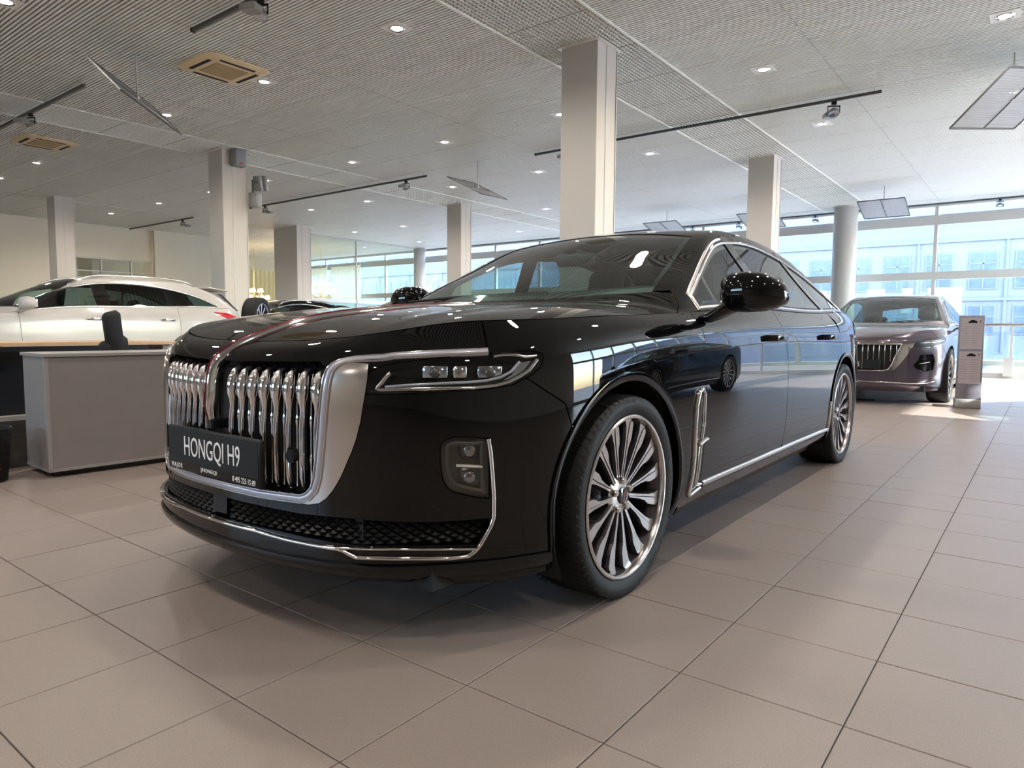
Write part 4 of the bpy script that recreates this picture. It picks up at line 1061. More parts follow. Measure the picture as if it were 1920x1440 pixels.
# downlights
DL = [(6.14, 6.57), (2.96, 9.65), (10.18, .59), (10.18, 3.39), (6.22, 9.56), (6.13, 12.4), (13.4, 3.39), (10.3, 9.68), (10.3, 12.5), (13.5, 6.8), (10.19, 6.85), (13.5, 9.67), (13.6, 12.5), (6.09, 18.39), (10.22, 21.3), (10.25, 15.8), (13.64, 15.9), (13.58, 18.48), (10.18, 24.5), (17.66, 21.33), (17.67, 18.67), (21.16, 21.36), (21.16, 16.04), (10.23, 18.38), (6.14, 21.0), (17.7, 15.9), (17.7, 12.4),
      (6.14, 3.3), (2.96, 6.5), (2.96, 3.3), (6.14, .5), (2.96, .5), (-.4, 3.3), (-.4, 6.5), (-.4, .5), (2.96, -2.4), (6.14, -2.4), (-.4, -2.4), (13.4, .6), (-3.6, 3.3), (-3.6, 8.5), (-7, 0), (-7, 4), (-7, 9), (-3.6, 13.), (-10.5, 2), (-10.5, 8)]
d0 = None; sp0 = None
DLN = {0: 'square downlight at the top, left of the open grid strip', 1: 'downlight cut off by the top left corner', 2: 'downlight in the top right corner above the large mesh panel',
       3: 'square downlight between the nearest column and the right edge', 4: 'downlight touching the corner of the nearer ceiling cassette', 5: 'downlight behind the lower tip of the thin hanging panel',
       6: 'downlight below the spotlight of the long track', 7: 'downlight above and left of the dark tilted reflector panel', 8: 'downlight above the free end of the middle track', 9: 'downlight just right of the nearest column under the long track',
       10: 'downlight cut by the left edge of the nearest column', 11: 'downlight right of the dark tilted reflector panel', 12: 'downlight left of the dark tilted reflector panel', 13: 'downlight below the further ceiling cassette',
       14: 'far downlight above the white car roof, nearest the left wall', 16: 'downlight above the middle track, between its middle and the thin column', 17: 'downlight under the middle track, right of the speaker column', 18: 'small downlight at far left below the left ceiling cassette', 19: 'tiny downlight over the wide white column', 20: 'tiny downlight right of the wide white column', 21: 'farthest tiny downlight near the slim round column', 22: 'tiny downlight right of the left thin white column behind the car', 23: 'downlight hidden partly by the speaker column left side', 24: 'downlight cut by the left picture edge below the cassette', 25: 'tiny downlight above the white column left of the windscreen', 26: 'small downlight between that column and the nearest column',
       15: 'downlight right of the speaker column top, above the middle track'}
for i, (x, y) in enumerate(DL):
    if d0 is None:
        d0 = MB().box((-.15, -.15, -.004), (.15, .15, .0)).build('downlight', M_TRIMW); dd = d0
        ring = soft(MB().lathe([(.068, -.006), (.090, -.014), (.10, -.006), (.10, .0)], 28, 'z').build('trim_ring', M_CHROME, d0), 40)
        glow = soft(MB().lathe([(0, -.007), (.068, -.0065)], 24, 'z').build('lamp_disc', M_GLOW, d0), 40)
        sd = bpy.data.lights.new('downlight_lamp', 'SPOT'); sd.energy = 78; sd.spot_size = math.radians(165); sd.spot_blend = .6; sd.shadow_soft_size = .09; sd.color = (1, .92, .83)
        sl = bpy.data.objects.new('downlight_lamp', sd); link(sl, d0); sl.location = (0, 0, -.03)
    else:
        dd = d0.copy(); COL.objects.link(dd)
        for q in (ring, glow, sl): w_ = q.copy(); link(w_, dd)
    dd.location = (x, y, HC-.001); v = vis(x, y, HC)
    where = DLN.get(i, 'one of the far glowing square downlights in the slatted ceiling' if 7 < i < 27 else 'recessed downlight of the ceiling outside the picture')
    tag(dd, where, 'ceiling light', 'recessed downlights in the slatted ceiling')
# ceiling cassettes
def cassette(x0, y0, label):
    o = MB(); s_ = .97; V = []; c_ = .09
    def ring(i, z, c__): return [(i+c__, i, z), (s_-i-c__, i, z), (s_-i, i+c__, z), (s_-i, s_-i-c__, z), (s_-i-c__, s_-i, z), (i+c__, s_-i, z), (i, s_-i-c__, z), (i, i+c__, z)]
    V = ring(0, -.001, c_)+ring(0, -.012, c_)+ring(.05, -.04, c_*.7)+ring(.22, -.042, .02)+ring(.235, -.036, .02)
    F = [(k*8+i, k*8+(i+1) % 8, k*8+8+(i+1) % 8, k*8+8+i) for k in range(4) for i in range(8)]+[tuple(range(32, 40))]
    o = soft(mesh('air_conditioner', V, F, M_BEIGE), 30); o.location = (x0, y0, HC-.001); tag(o, label, 'air conditioner', 'ceiling cassettes')
    MB().box((.25, .25, -.046), (s_-.25, s_-.25, -.036)).build('intake_grille', M_BEIGED, o)
    for a, b in (((.10, .22), (.155, .75)), ((.815, .22), (.87, .75)), ((.22, .10), (.75, .155)), ((.22, .815), (.75, .87))):
        MB().box((a[0], a[1], -.0445), (b[0], b[1], -.030)).build('air_slot', M_VOID, o)
    return o
cassette(5.09, 9.08, 'nearer beige ceiling cassette air conditioner, beside a downlight')
cassette(5.05, 15.75, 'further beige ceiling cassette air conditioner at far left')
# tracks and spotlights
def track(x, y0, y1, label, z=HC-.075):
    o = MB().box((x-.02, y0, z-.022), (x+.02, y1, z+.022)).build('lighting_track', M_TRACK); tag(o, label, 'lighting track')
    box('end_cap', (x-.024, y1-.03, z-.026), (x+.024, y1+.004, z+.026), M_BLKPL, o)
    n = max(2, int((y1-y0)/1.4))
    for i in range(n+1): yy = y0+.1+(y1-y0-.2)*i/n; MB().cyl((x, yy, z+.02), (x, yy, HC), .006, 6).build('hanger', M_FRAME, o)
    return o
track(4.55, 4.5, 8.5, 'dark grey lighting track running out of the top edge')
track(4.55, 11.7, 17.6, 'dark grey lighting track at the upper left edge')
track(11.93, 2.18, 8.63, 'long lighting track crossing behind the nearest column')
track(12.04, 11.9, 19.4, 'lighting track ending beside the speaker column')
track(11.95, 22.6, 27.2, 'short lighting track near the left wall')
tk = MB().box((22.98, -6.5, HC-.11), (23.02, 22.7, HC-.07)).build('lighting_track', M_TRACK); tag(tk, 'thin lighting track along the top of the big window', 'lighting track')
def spot(x, y, yaw, label, z=HC-.099, tilt=35, sc=1.):
    r = empty('spotlight', (x, y, z), math.radians(yaw), None, label, 'spotlight')
    MB().box((-.02, -.035, -.05), (.02, .035, .001)).box((-.008, -.095, -.08), (.008, .095, -.06)).box((-.008, -.095, -.17), (.008, -.085, -.06)).box((-.008, .085, -.17), (.008, .095, -.06)).build('bracket', M_BLKPL, r)
    Mt = Matrix.Translation((0, 0, -.16)) @ Matrix.Rotation(math.radians(tilt), 4, 'Y')
    h_ = MB().lathe([(0, .06), (.04, .055), (.075, .02), (.085, -.03), (.082, -.034)], 28, 'z').build('reflector_housing', M_SPOT, r); soft(h_, 40); h_.matrix_local = Mt
    l_ = soft(MB().lathe([(0, -.012), (.03, -.018), (.06, -.026), (.08, -.032)], 28, 'z').build('lamp_glass', M_LENS, h_), 40)
    MB().box((.09, -.10, -.20), (.24, .10, -.13), None, .008).build('ballast_box', M_SPOT, r)
    r.scale = (sc, sc, sc); return r
spot(4.56, 7.05, 200, 'large spotlight with grey ballast box at the top edge', tilt=-20)
spot(4.55, 13.9, 200, 'spotlight with grey box on the upper left track')
spot(11.93, 2.85, 30, 'spotlight hanging from the right end of the long track', tilt=20)
spot(11.93, 7.9, 200, 'spotlight half hidden behind the nearest column')
spot(12.04, 12.6, 200, 'spotlight near the free end of the middle track')
spot(12.04, 18.6, 10, 'small spotlight right of the speaker column', tilt=0)
spot(11.95, 23.3, 10, 'small spotlight hanging over the left wall', tilt=0)
for yy, l in ((12.9, 'small spotlight on the window track left of the nearest column'), (9.9, 'small window spotlight just above the car roof'), (8.3, 'small window spotlight right of the hanging mesh panel'), (5.9, 'small window spotlight left of the round column'), (1.2, 'small bluish spotlight on the window track at far right')):
    spot(23.0, yy, 0, l, z=HC-.112, tilt=10, sc=.9)
# hanging reflector panels
M_MESHP = mat('perforated_metal', (.34, .34, .335), .35, .5, noise=.04)
def hang(label, rodx, rody, quad=None, size=(1.2, 1.1), rot=(0, 0, 0), z=4.05, fine=True):
    r = empty('ceiling_reflector', (rodx, rody, HC), 0, None, label, 'reflector panel', 'hanging mesh reflector panels')
    if quad is None:
        Mr = Matrix.Rotation(math.radians(rot[2]), 3, 'Z') @ Matrix.Rotation(math.radians(rot[1]), 3, 'Y') @ Matrix.Rotation(math.radians(rot[0]), 3, 'X')
        quad = [Vector((rodx, rody, z))+Mr @ Vector((a*size[0]/2, b*size[1]/2, 0)) for a, b in ((-1, -1), (1, -1), (1, 1), (-1, 1))]
    q = [Vector(p)-Vector((rodx, rody, HC)) for p in quad]; ce = sum(q, Vector())/4
    MB().cyl((0, 0, 0), ce, .012, 10).cyl(ce+Vector((0, 0, .03)), ce-Vector((0, 0, .02)), .025, 12).build('rod', M_FRAME, r)
    nrm = (q[1]-q[0]).cross(q[3]-q[0]).normalized()
    P_ = lambda a, b: q[0]*(1-a)*(1-b)+q[1]*a*(1-b)+q[2]*a*b+q[3]*(1-a)*b
    la, lb = (q[1]-q[0]).length, (q[3]-q[0]).length
    m = MB(); pit = .036 if fine else .05
    def bar(a0, b0, a1, b1, w, th):
        p, e = P_(a0, b0), P_(a1, b1); d = (e-p).normalized(); s_ = d.cross(nrm).normalized()*w; t_ = nrm*th
        m.add([p-s_-t_, p+s_-t_, p+s_+t_, p-s_+t_, e-s_-t_, e+s_-t_, e+s_+t_, e-s_+t_], [(0, 1, 5, 4), (1, 2, 6, 5), (2, 3, 7, 6), (3, 0, 4, 7), (0, 3, 2, 1), (4, 5, 6, 7)])
    for i in range(1, int(la/pit)): bar(i*pit/la, 0, i*pit/la, 1, .0115, .002)
    for i in range(1, int(lb/pit)): bar(0, i*pit/lb, 1, i*pit/lb, .0115, .002)
    tag(m.build('mesh_sheet', M_MESHP, r), kind='stuff')
    m = MB()
    for e in ((0, 0, 1, 0), (1, 0, 1, 1), (1, 1, 0, 1), (0, 1, 0, 0), (.5, 0, .5, 1)): bar(*e, .012, .01)
    m.build('frame', M_TRACK, r)
    return r
hang('large mesh reflector panel hanging at the upper right edge', 11.55, .54, [(11.0, 1.17, 3.6), (12.45, .54, 3.82), (12.09, -.09, 4.37), (10.64, .54, 4.15)])
hang('thin tilted reflector panel seen edge-on at the upper left', 4.56, 10.02, [(3.85, 9.79, 4.3), (4.08, 9.4, 3.87), (5.28, 10.26, 3.73), (5.05, 10.65, 4.15)])
hang('dark tilted reflector panel left of the nearest column', 11.92, 10.19, [(11.11, 10.36, 4.15), (11.36, 9.62, 3.75), (12.74, 10.01, 3.88), (12.48, 10.76, 4.29)])
hang('mesh reflector panel right of the round column', 19.97, 3.48, [(20.53, 4.02, 3.9), (20.57, 2.97, 3.9), (19.41, 2.93, 4.17), (19.37, 3.98, 4.17)])
hang('mesh reflector panel just above the black car roof', 20.1, 9.5, [(20.66, 10.05, 3.9), (20.70, 9.0, 3.9), (19.54, 8.95, 4.17), (19.5, 10.0, 4.17)])
hang('mesh reflector panel half hidden behind a square column', 20.1, 6.6, [(20.66, 7.15, 3.9), (20.70, 6.1, 3.9), (19.54, 6.05, 4.17), (19.5, 7.1, 4.17)])
# speakers on the column
def spk(x, y, z, yaw, label, w=.2, hgt=.30):
    r = empty('loudspeaker', (x, y, z), math.radians(yaw), None, label, 'loudspeaker')
    soft(MB().box((-w/2, -.09, -hgt/2), (w/2, .09, hgt/2), None, .012).build('cabinet', M_SPOT, r), 30)
    soft(MB().box((-w/2+.01, -.105, -hgt/2+.01), (w/2-.01, -.085, hgt/2-.01), None, .008).build('grille_cloth', mat('speaker_cloth', (.25, .26, .28), .7), r), 30)
    return r
s_ = spk(8.20, 13.60, 4.43, 0, 'rounded grey loudspeaker at the top of the column', .26, .34); box('badge', (-.02, -.108, -.13), (.03, -.104, -.10), M_RED, s_)
spk(8.58, 13.62, 3.62, 20, 'small grey wall speaker on the column side', .22, .30)
fl_ = empty('floodlight', (8.78, 13.72, 4.02), math.radians(25), None, 'grey twin floodlight bracketed beside the column', 'floodlight')
MB().box((-.30, -.02, -.02), (0, .02, .02)).box((-.29, -.02, -.25), (-.26, .02, .02)).build('bracket', M_TRACK, fl_)
for dx in (-.05, .16): soft(MB().box((dx-.07, -.08, -.16), (dx+.03, .10, .16), Matrix.Rotation(math.radians(-12), 4, 'Y'), .02).build('lamp_head', M_SPOT, fl_), 30)
# glass partition and neighbouring room
gp = tag(MB().box((15.9, 23.1, 1.95), (22.75, 23.16, 2.1)).box((15.9, 23.1, 0), (22.75, 23.16, .1)).box((15.9, 23.08, HC-.05), (22.75, 23.18, HC+.0)).box((19.2, 23.1, 0), (19.24, 23.16, HC)).build('glass_partition', M_FRAME), 'glass partition with pale rail beside the wide column', 'glass partition')
for a, b in ((15.92, 19.2), (19.24, 22.72)): box('pane', (a, 23.125, .1), (b, 23.135, HC-.05), M_PANEG, gp)
box('counter_band', (15.9, 23.18, 1.75), (22.7, 23.24, 1.95), mat('pale_blue_band', (.5, .62, .68), .5), gp)
# curtains on the side window of that room
M_CURT = mat('cream_curtain', (.80, .74, .54), .8, noise=.05)
_n = M_CURT.node_tree; _p = _n.nodes['Principled BSDF']; _t = _n.nodes.new('ShaderNodeBsdfTranslucent'); _t.inputs[0].default_value = (.85, .80, .58, 1); _m = _n.nodes.new('ShaderNodeMixShader'); _m.inputs[0].default_value = .5
_o = [q for q in _n.nodes if q.type == 'OUTPUT_MATERIAL'][0]; _n.links.new(_p.outputs[0], _m.inputs[1]); _n.links.new(_t.outputs[0], _m.inputs[2]); _n.links.new(_m.outputs[0], _o.inputs[0])
def curtain(x, y0, y1, label):
    m = MB(); V = []; n = int((y1-y0)/.03)
    for i in range(n+1):
        yy = y0+(y1-y0)*i/n; dx = .05*math.sin(i*.75)+.015*math.sin(i*2.1)
        V += [(x+dx, yy, .003), (x+dx*1.0, yy, 4.05)]
    F = [(2*i, 2*i+2, 2*i+3, 2*i+1) for i in range(n)]
    o = m.add(V, F).build('curtain', M_CURT, None, True); tag(o, label, 'curtain', 'cream curtains of the next room')
    MB().box((x-.04, y0, 4.05), (x+.04, y1, 4.12)).build('curtain_rail', M_FRAME, o); return o
curtain(22.9, 27.25, 29.6, 'cream curtain nearest the tall windows behind the glass partition')
curtain(22.9, 29.9, 32.2, 'cream curtain further left behind the glass partition')
M_SHADE = mat('lit_lamp_shade', (1, .8, .5), .6, emit=(1, .66, .30), es=1.6)
M_GOLD = mat('brass', (.75, .55, .25), .25, 1.)
def chandelier(x, y, z, label):
    r = empty('chandelier', (x, y, z), 0, None, label, 'chandelier', 'brass chandeliers with lit shades')
    MB().cyl((0, 0, -.2), (0, 0, HC-z), .012, 8).cyl((0, 0, -.25), (0, 0, .35), .04, 10, .02).build('stem', M_GOLD, r)
    for t, rr_, zz in [(2*math.pi*i/8, .62, 0) for i in range(8)]+[(2*math.pi*i/5+.3, .34, .32) for i in range(5)]:
        a = (rr_*math.cos(t), rr_*math.sin(t), zz)
        ar = MB().tube([(0, 0, zz-.2), (a[0]*.5, a[1]*.5, zz-.27), (a[0], a[1], zz-.1)], .012, 6).cyl((a[0], a[1], zz-.12), (a[0], a[1], zz+.02), .014, 6).build('arm', M_GOLD, r)
        MB().cyl((a[0], a[1], zz), (a[0], a[1], zz+.17), .11, 12, .06, False).build('lamp_shade', M_SHADE, ar)
chandelier(20.5, 27.2, 2.6, 'brass chandelier with lit shades right of the wide column')
chandelier(18.5, 29.6, 2.25, 'brass chandelier with lit shades left of the wide column')
cu2 = MB(); V = []
for i in range(150): V += [(18.2+i*.03, 32.75+.05*math.sin(i*.75), .003), (18.2+i*.03, 32.75+.05*math.sin(i*.75), 3.9)]
tag(cu2.add(V, [(2*i, 2*i+2, 2*i+3, 2*i+1) for i in range(149)]).build('curtain', M_CURT, None, True), 'pale curtain at the back of the next room, left of the wide column', 'curtain', 'cream curtains of the next room')
lamp('chandelier_light', 'POINT', (18.2, 27.6, 3.2), 30, (1, .72, .4), shadow_soft_size=.5)
lamp('chandelier_light', 'POINT', (17.0, 30.0, 3.0), 35, (1, .72, .4), shadow_soft_size=.5)
# ---------------------------------------------------------------- furniture and stands
M_GREYF = mat('grey_laminate', (.205, .182, .176), .5, noise=.03, bump=.05, bscale=200)
M_GREYE = mat('grey_edge_band', (.26, .245, .235), .45, noise=.02)
M_WOOD = mat('beech_desk_top', (.55, .36, .20), .4, noise=.08, nscale=12)
M_MESHBK = mat('wire_mesh_black', (.012, .011, .010), .5, .3)
cb = empty('cabinet', (1.52, 4.60, 0), math.radians(-2), None, 'low grey office cabinet standing left of the black car grille', 'cabinet')
L_, D_, H_ = 1.45, .40, .735
box('body', (0, 0, .035), (L_, D_, H_-.02), M_GREYF, cb); box('plinth', (.04, .04, 0), (L_-.04, D_-.04, .035), M_BLKPL, cb)
box('top_panel', (-.012, -.012, H_-.02), (L_+.012, D_+.012, H_), M_GREYE, cb, .002)
for a, b in (((-.004, -.004, .035), (.016, .0, H_-.02)), ((0, -.004, .035), (L_, 0, .052)), ((-.004, 0, .035), (0, .016, H_-.02)), ((-.004, 0, .035), (0, D_, .05))): box('edge_strip', a, b, M_GREYE, cb)
dk = empty('desk', (.2, 6.4, 0), 0, None, 'wooden-topped desk behind the grey cabinet', 'desk')
box('desk_top', (0, 0, .735), (3.0, .8, .765), M_WOOD, dk, .002); box('modesty_panel', (.08, .70, .12), (2.85, .72, .70), mat('dark_glass_panel', (.02, .025, .03), .12), dk)
box('frame_rail', (.05, .03, .695), (2.75, .07, .732), M_BLKPL, dk)
for x in (.05, 2.88): box('leg', (x, .04, 0), (x+.07, .76, .735), M_GREYE, dk, .004)
ms = blob('computer_mouse', [((1.63, 6.52, .766), (.02, 0, 0), (0, .03, 0)), ((1.63, 6.52, .785), (.028, 0, 0), (0, .045, 0)), ((1.63, 6.52, .80), (.015, 0, 0), (0, .025, 0))], M_GLOSSBLK, None); tag(ms, 'black computer mouse on the wooden desk top', 'computer mouse')
# office chair, seen from behind
ch = empty('office_chair', (2.22, 5.80, 0), math.radians(20), None, 'black high-back office chair between the cabinet and the desk', 'chair')
M_FAB = mat('black_fabric', (.008, .008, .009), .8, noise=.1)
soft(MB().box((-.25, -.24, .43), (.25, .24, .52), None, .04).build('seat', M_FAB, ch), 60)
Mb = Matrix.Translation((.0, -.25, .52)) @ Matrix.Rotation(math.radians(-14), 4, 'Y') @ Matrix.Rotation(math.radians(8), 4, 'X')
soft(MB().box((-.05, -.045, -.1), (.10, .035, .50), Mb, .03).build('backrest', M_FAB, ch), 60)
soft(MB().box((-.10, -.03, .10), (.15, .05, .29), Mb, .03).build('lumbar_pad', M_FAB, ch), 60)
MB().cyl((0, 0, .08), (0, 0, .44), .03, 12).build('gas_column', M_BLKPL, ch)
for i in range(5):
    t = 2*math.pi*i/5; l = MB().tube([(0, 0, .10), (.28*math.cos(t), .28*math.sin(t), .07)], [.03, .018], 8).build('leg', M_BLKPL, ch)
    MB().cyl((.28*math.cos(t)-.02, .28*math.sin(t), .03), (.28*math.cos(t)+.02, .28*math.sin(t), .03), .029, 12).build('castor', M_BLKPL, l)
# waste bin
bn = empty('waste_bin', (1.24, 4.80, 0), 0, None, 'black wire mesh waste bin at the left edge beside the cabinet', 'waste bin')
m = MB(); n = 72
for i in range(n):
    t = 2*math.pi*i/n
    for dt in (-.35, .35): m.tube([(.125*math.cos(t), .125*math.sin(t), .01), (.14*math.cos(t+dt*.5), .14*math.sin(t+dt*.5), .155), (.15*math.cos(t+dt), .15*math.sin(t+dt), .30)], .0024, 4)
tag(m.build('wire_mesh', M_MESHBK, bn), kind='stuff')
soft(MB().lathe([(.147, .295), (.156, .295), (.156, .31), (.147, .31)], 36, 'z', closed=True).lathe([(0, .004), (.128, .004), (.128, .02), (.122, .02), (0, .012)], 36, 'z').build('rim_and_base', M_BLKPL, bn), 40)
soft(MB().lathe([(0, .02), (.11, .02), (.118, .05), (.112, .085), (.06, .10), (0, .092)], 24, 'z').build('rubbish', mat('reddish_rubbish', (.16, .05, .035), .8, noise=.5, nscale=30), bn), 40)
lf = mat('dark_leaflet', (.05, .045, .04), .6, noise=.3, nscale=20)
bx = MB().box((1.10, 5.12, .0), (1.75, 5.38, .30)).build('low_shelf', lf); tag(bx, 'dark low shelf on the floor behind the grey cabinet', 'shelf')
# price stand beside the grey sedan
M_STAND = mat('stand_grey', (.17, .16, .19), .45, .2, noise=.02)
sd_ = empty('price_stand', (9.80, .71, 0), math.radians(8), None, 'grey information stand with two price sheets beside the grey sedan', 'display stand')
soft(MB().box((-.03, -.128, .10), (.03, .128, 1.10), Matrix.Rotation(math.radians(4), 4, 'Y'), .004).build('panel', M_STAND, sd_), 30)
soft(MB().box((-.05, -.13, 0), (.30, .13, .11), None, .006).build('base', M_SPOT, sd_), 30)
Mt = Matrix.Rotation(math.radians(4), 4, 'Y')
M_PAPER = mat('price_paper', (.34, .29, .30), .6, noise=.02); M_INK = mat('grey_ink', (.20, .16, .17), .7)
for z0, z1 in ((.70, 1.07), (.29, .675)):
    p = MB().box((-.034, -.11, z0), (-.030, .11, z1), Mt).build('price_sheet', M_PAPER, sd_)
    mm = MB()
    for k in range(9):
        zz = z1-.10-k*.028
        for a, b in ((.10, .02), (-.01, -.09)): b2 = b+random.uniform(0, .03); mm.box((-.0352, min(a, b2), zz), (-.0345, max(a, b2), zz+.004), Mt)
    mm.box((-.0352, -.098, z1-.066), (-.0345, .10, z1-.063), Mt)
    mm.build('printed_lines', M_INK, p)
    # small car picture: body and cabin outline
    pts = [(.045, 0), (.045, .012), (.03, .018), (.018, .031), (-.012, .033), (-.026, .022), (-.042, .018), (-.045, 0)]
    V = [Mt @ Vector((-.0353, a-.01, z1-.056+b)) for a, b in pts]; mesh('car_picture', V, [tuple(range(len(V)))], M_GLOSSBLK, p)
    V = [Mt @ Vector((-.0353, -.085+a, z1-.05+b)) for a, b in ((-.005, .022), (.005, .022), (.004, .006), (0, 0), (-.004, .006))]; mesh('printed_emblem', V, [tuple(range(5))], M_GLOSSBLK, p)
# glass balustrade at the right
bl_ = empty('balustrade', (16.8, 0, 0), 0, None, 'glass balustrade with steel handrail at the right edge', 'balustrade')
MB().cyl((0, -4, 1.06), (0, 1.6, 1.06), .03, 12).build('handrail', M_CHROME, bl_)
for y in (-3.2, -1.2, .55): MB().box((-.02, y-.02, 0), (.02, y+.02, 1.05)).build('post', M_FRAME, bl_)
box('end_box', (-.08, .50, .04), (.02, .66, .42), M_FRAME, bl_)
for a, b in ((-3.15, -1.25), (-1.15, .5), (.6, 1.6)): box('glass_panel', (-.006, a, .12), (.006, b, .92), M_PANEG, bl_)
box('base_rail', (-.03, -4, .0), (.03, 1.6, .10), M_FRAME, bl_)
# upright tyre on a stand
tw = make_wheel(None, (6.75, 10.75, 1.052), -1, R=.36, rr=.26, spokes=10, style=1, name='display_wheel'); tw.rotation_euler = (0, 0, math.radians(35))
tag(tw, 'upright black tyre displayed behind the black car hood', 'wheel')
ps = box('wheel_stand', (6.55, 10.55, 0), (6.95, 10.95, .69), M_GREYF, None, .01); tag(ps, 'plinth under the displayed tyre', 'stand')
# sockets on the floor under the grey sedan
cbx = empty('charging_cable', (9.75, 2.35, 0), 0, None, 'black cable bundle on the floor under the grey sedan', 'cable')
MB().tube([(-.1, .7, .01), (-.05, .4, .012), (0, .1, .015), (.02, -.1, .02), (.1, -.35, .012), (.3, -.6, .01)], .009, 6).build('cable', M_BLKPL, cbx, True)
MB().tube([(.02, .1, .02), (-.02, -.15, .07), (.05, -.4, .13)], .012, 6).build('cable', M_BLKPL, cbx, True)
MB().box((-.03, .0, 0), (.05, .16, .045)).build('connector', M_BLKPL, cbx)
# ---------------------------------------------------------------- outside
M_FAC = mat('facade_plaster', (.20, .21, .255), .8, noise=.05, nscale=.5)
M_FACD = mat('facade_trim', (.17, .18, .225), .8, noise=.05)
M_WING = mat('facade_window_glass', (.10, .13, .18), .3, noise=.2, nscale=2)
M_ROOFM = mat('metal_roof', (.22, .27, .34), .6, .1)
tag(box('ground', (X1+.3, -90, -.4), (90, 90, -.3), mat('street_asphalt', (.26, .26, .27), .8, noise=.1)), kind='structure')
tag(box('ground', (-60, -90, -.42), (X1+.3, Y0-.16, -.3), MATS['street_asphalt']), kind='structure')
def building(name, label, axis, pos, a, b, zt, wins, pitch, off, ww=.98):
    r = empty(name, (0, 0, 0), 0, None, label, 'building')
    def bxx(n, u0, u1, z0, z1, d0, d1, mt, par=r):
        if axis == 'x': return box(n, (pos-d1, u0, z0), (pos-d0, u1, z1), mt, par)
        return box(n, (u0, pos+d0, z0), (u1, pos+d1, z1), mt, par)
    bxx('wall', a, b, -.3, zt, -6, 0, M_FAC)
    bxx('cornice', a, b, zt-.25, zt, 0, .5, M_FACD); bxx('string_course', a, b, 5.05, 5.2, 0, .12, M_FACD); bxx('string_course', a, b, 2.35, 2.5, 0, .1, M_FACD)
    bxx('roof', a, b, zt, zt+.55, -6, .2, M_ROOFM)
    u = a+off; k = 0
    while u < b-1.2:
        for z0, z1 in wins:
            f = bxx('window', u-.07, u+ww+.07, z0-.07, z1+.07, 0, .05, M_FACD); 
            bxx('pane', u, u+ww, z0, z1, .03, .06, M_WING, f); bxx('window_bar', u+ww/2-.03, u+ww/2+.03, z0, z1, .05, .08, M_FACD, f); bxx('window_bar', u, u+ww, z1-.5, z1-.45, .05, .08, M_FACD, f)
        if k % 2: bxx('pilaster', u+ww+.30, u+ww+.42, 0, 5.05, 0, .08, M_FACD)
        u += pitch; k += 1
    return r
building('building', 'pale plastered street building with tall windows beyond the glass', 'x', 38., -30, 80, 6.55, [(2.93, 4.5), (.9, 2.1)], 1.72, .52+28.)
for q in [o for o in bpy.data.objects if o.name == '']: pass
# street lamp with curled arms outside
sl_ = empty('street_lamp', (31, 16.5, -.3), 0, None, 'dark street lamp with curled arms seen through the car windscreen', 'street lamp')
MB().cyl((0, 0, 0), (0, 0, 4.6), .06, 10).build('post', M_TRACK, sl_)
for s2 in (-1, 1):
    for rr_, zz in ((.9, 2.3), (.5, 2.7)): MB().tube([(0, 0, zz), (0, s2*rr_*.4, zz-.35), (0, s2*rr_*.8, zz-.3), (0, s2*rr_, zz)], .03, 6).cyl((0, s2*rr_, zz), (0, s2*rr_, zz+.12), .07, 8).build('arm', M_TRACK, sl_)
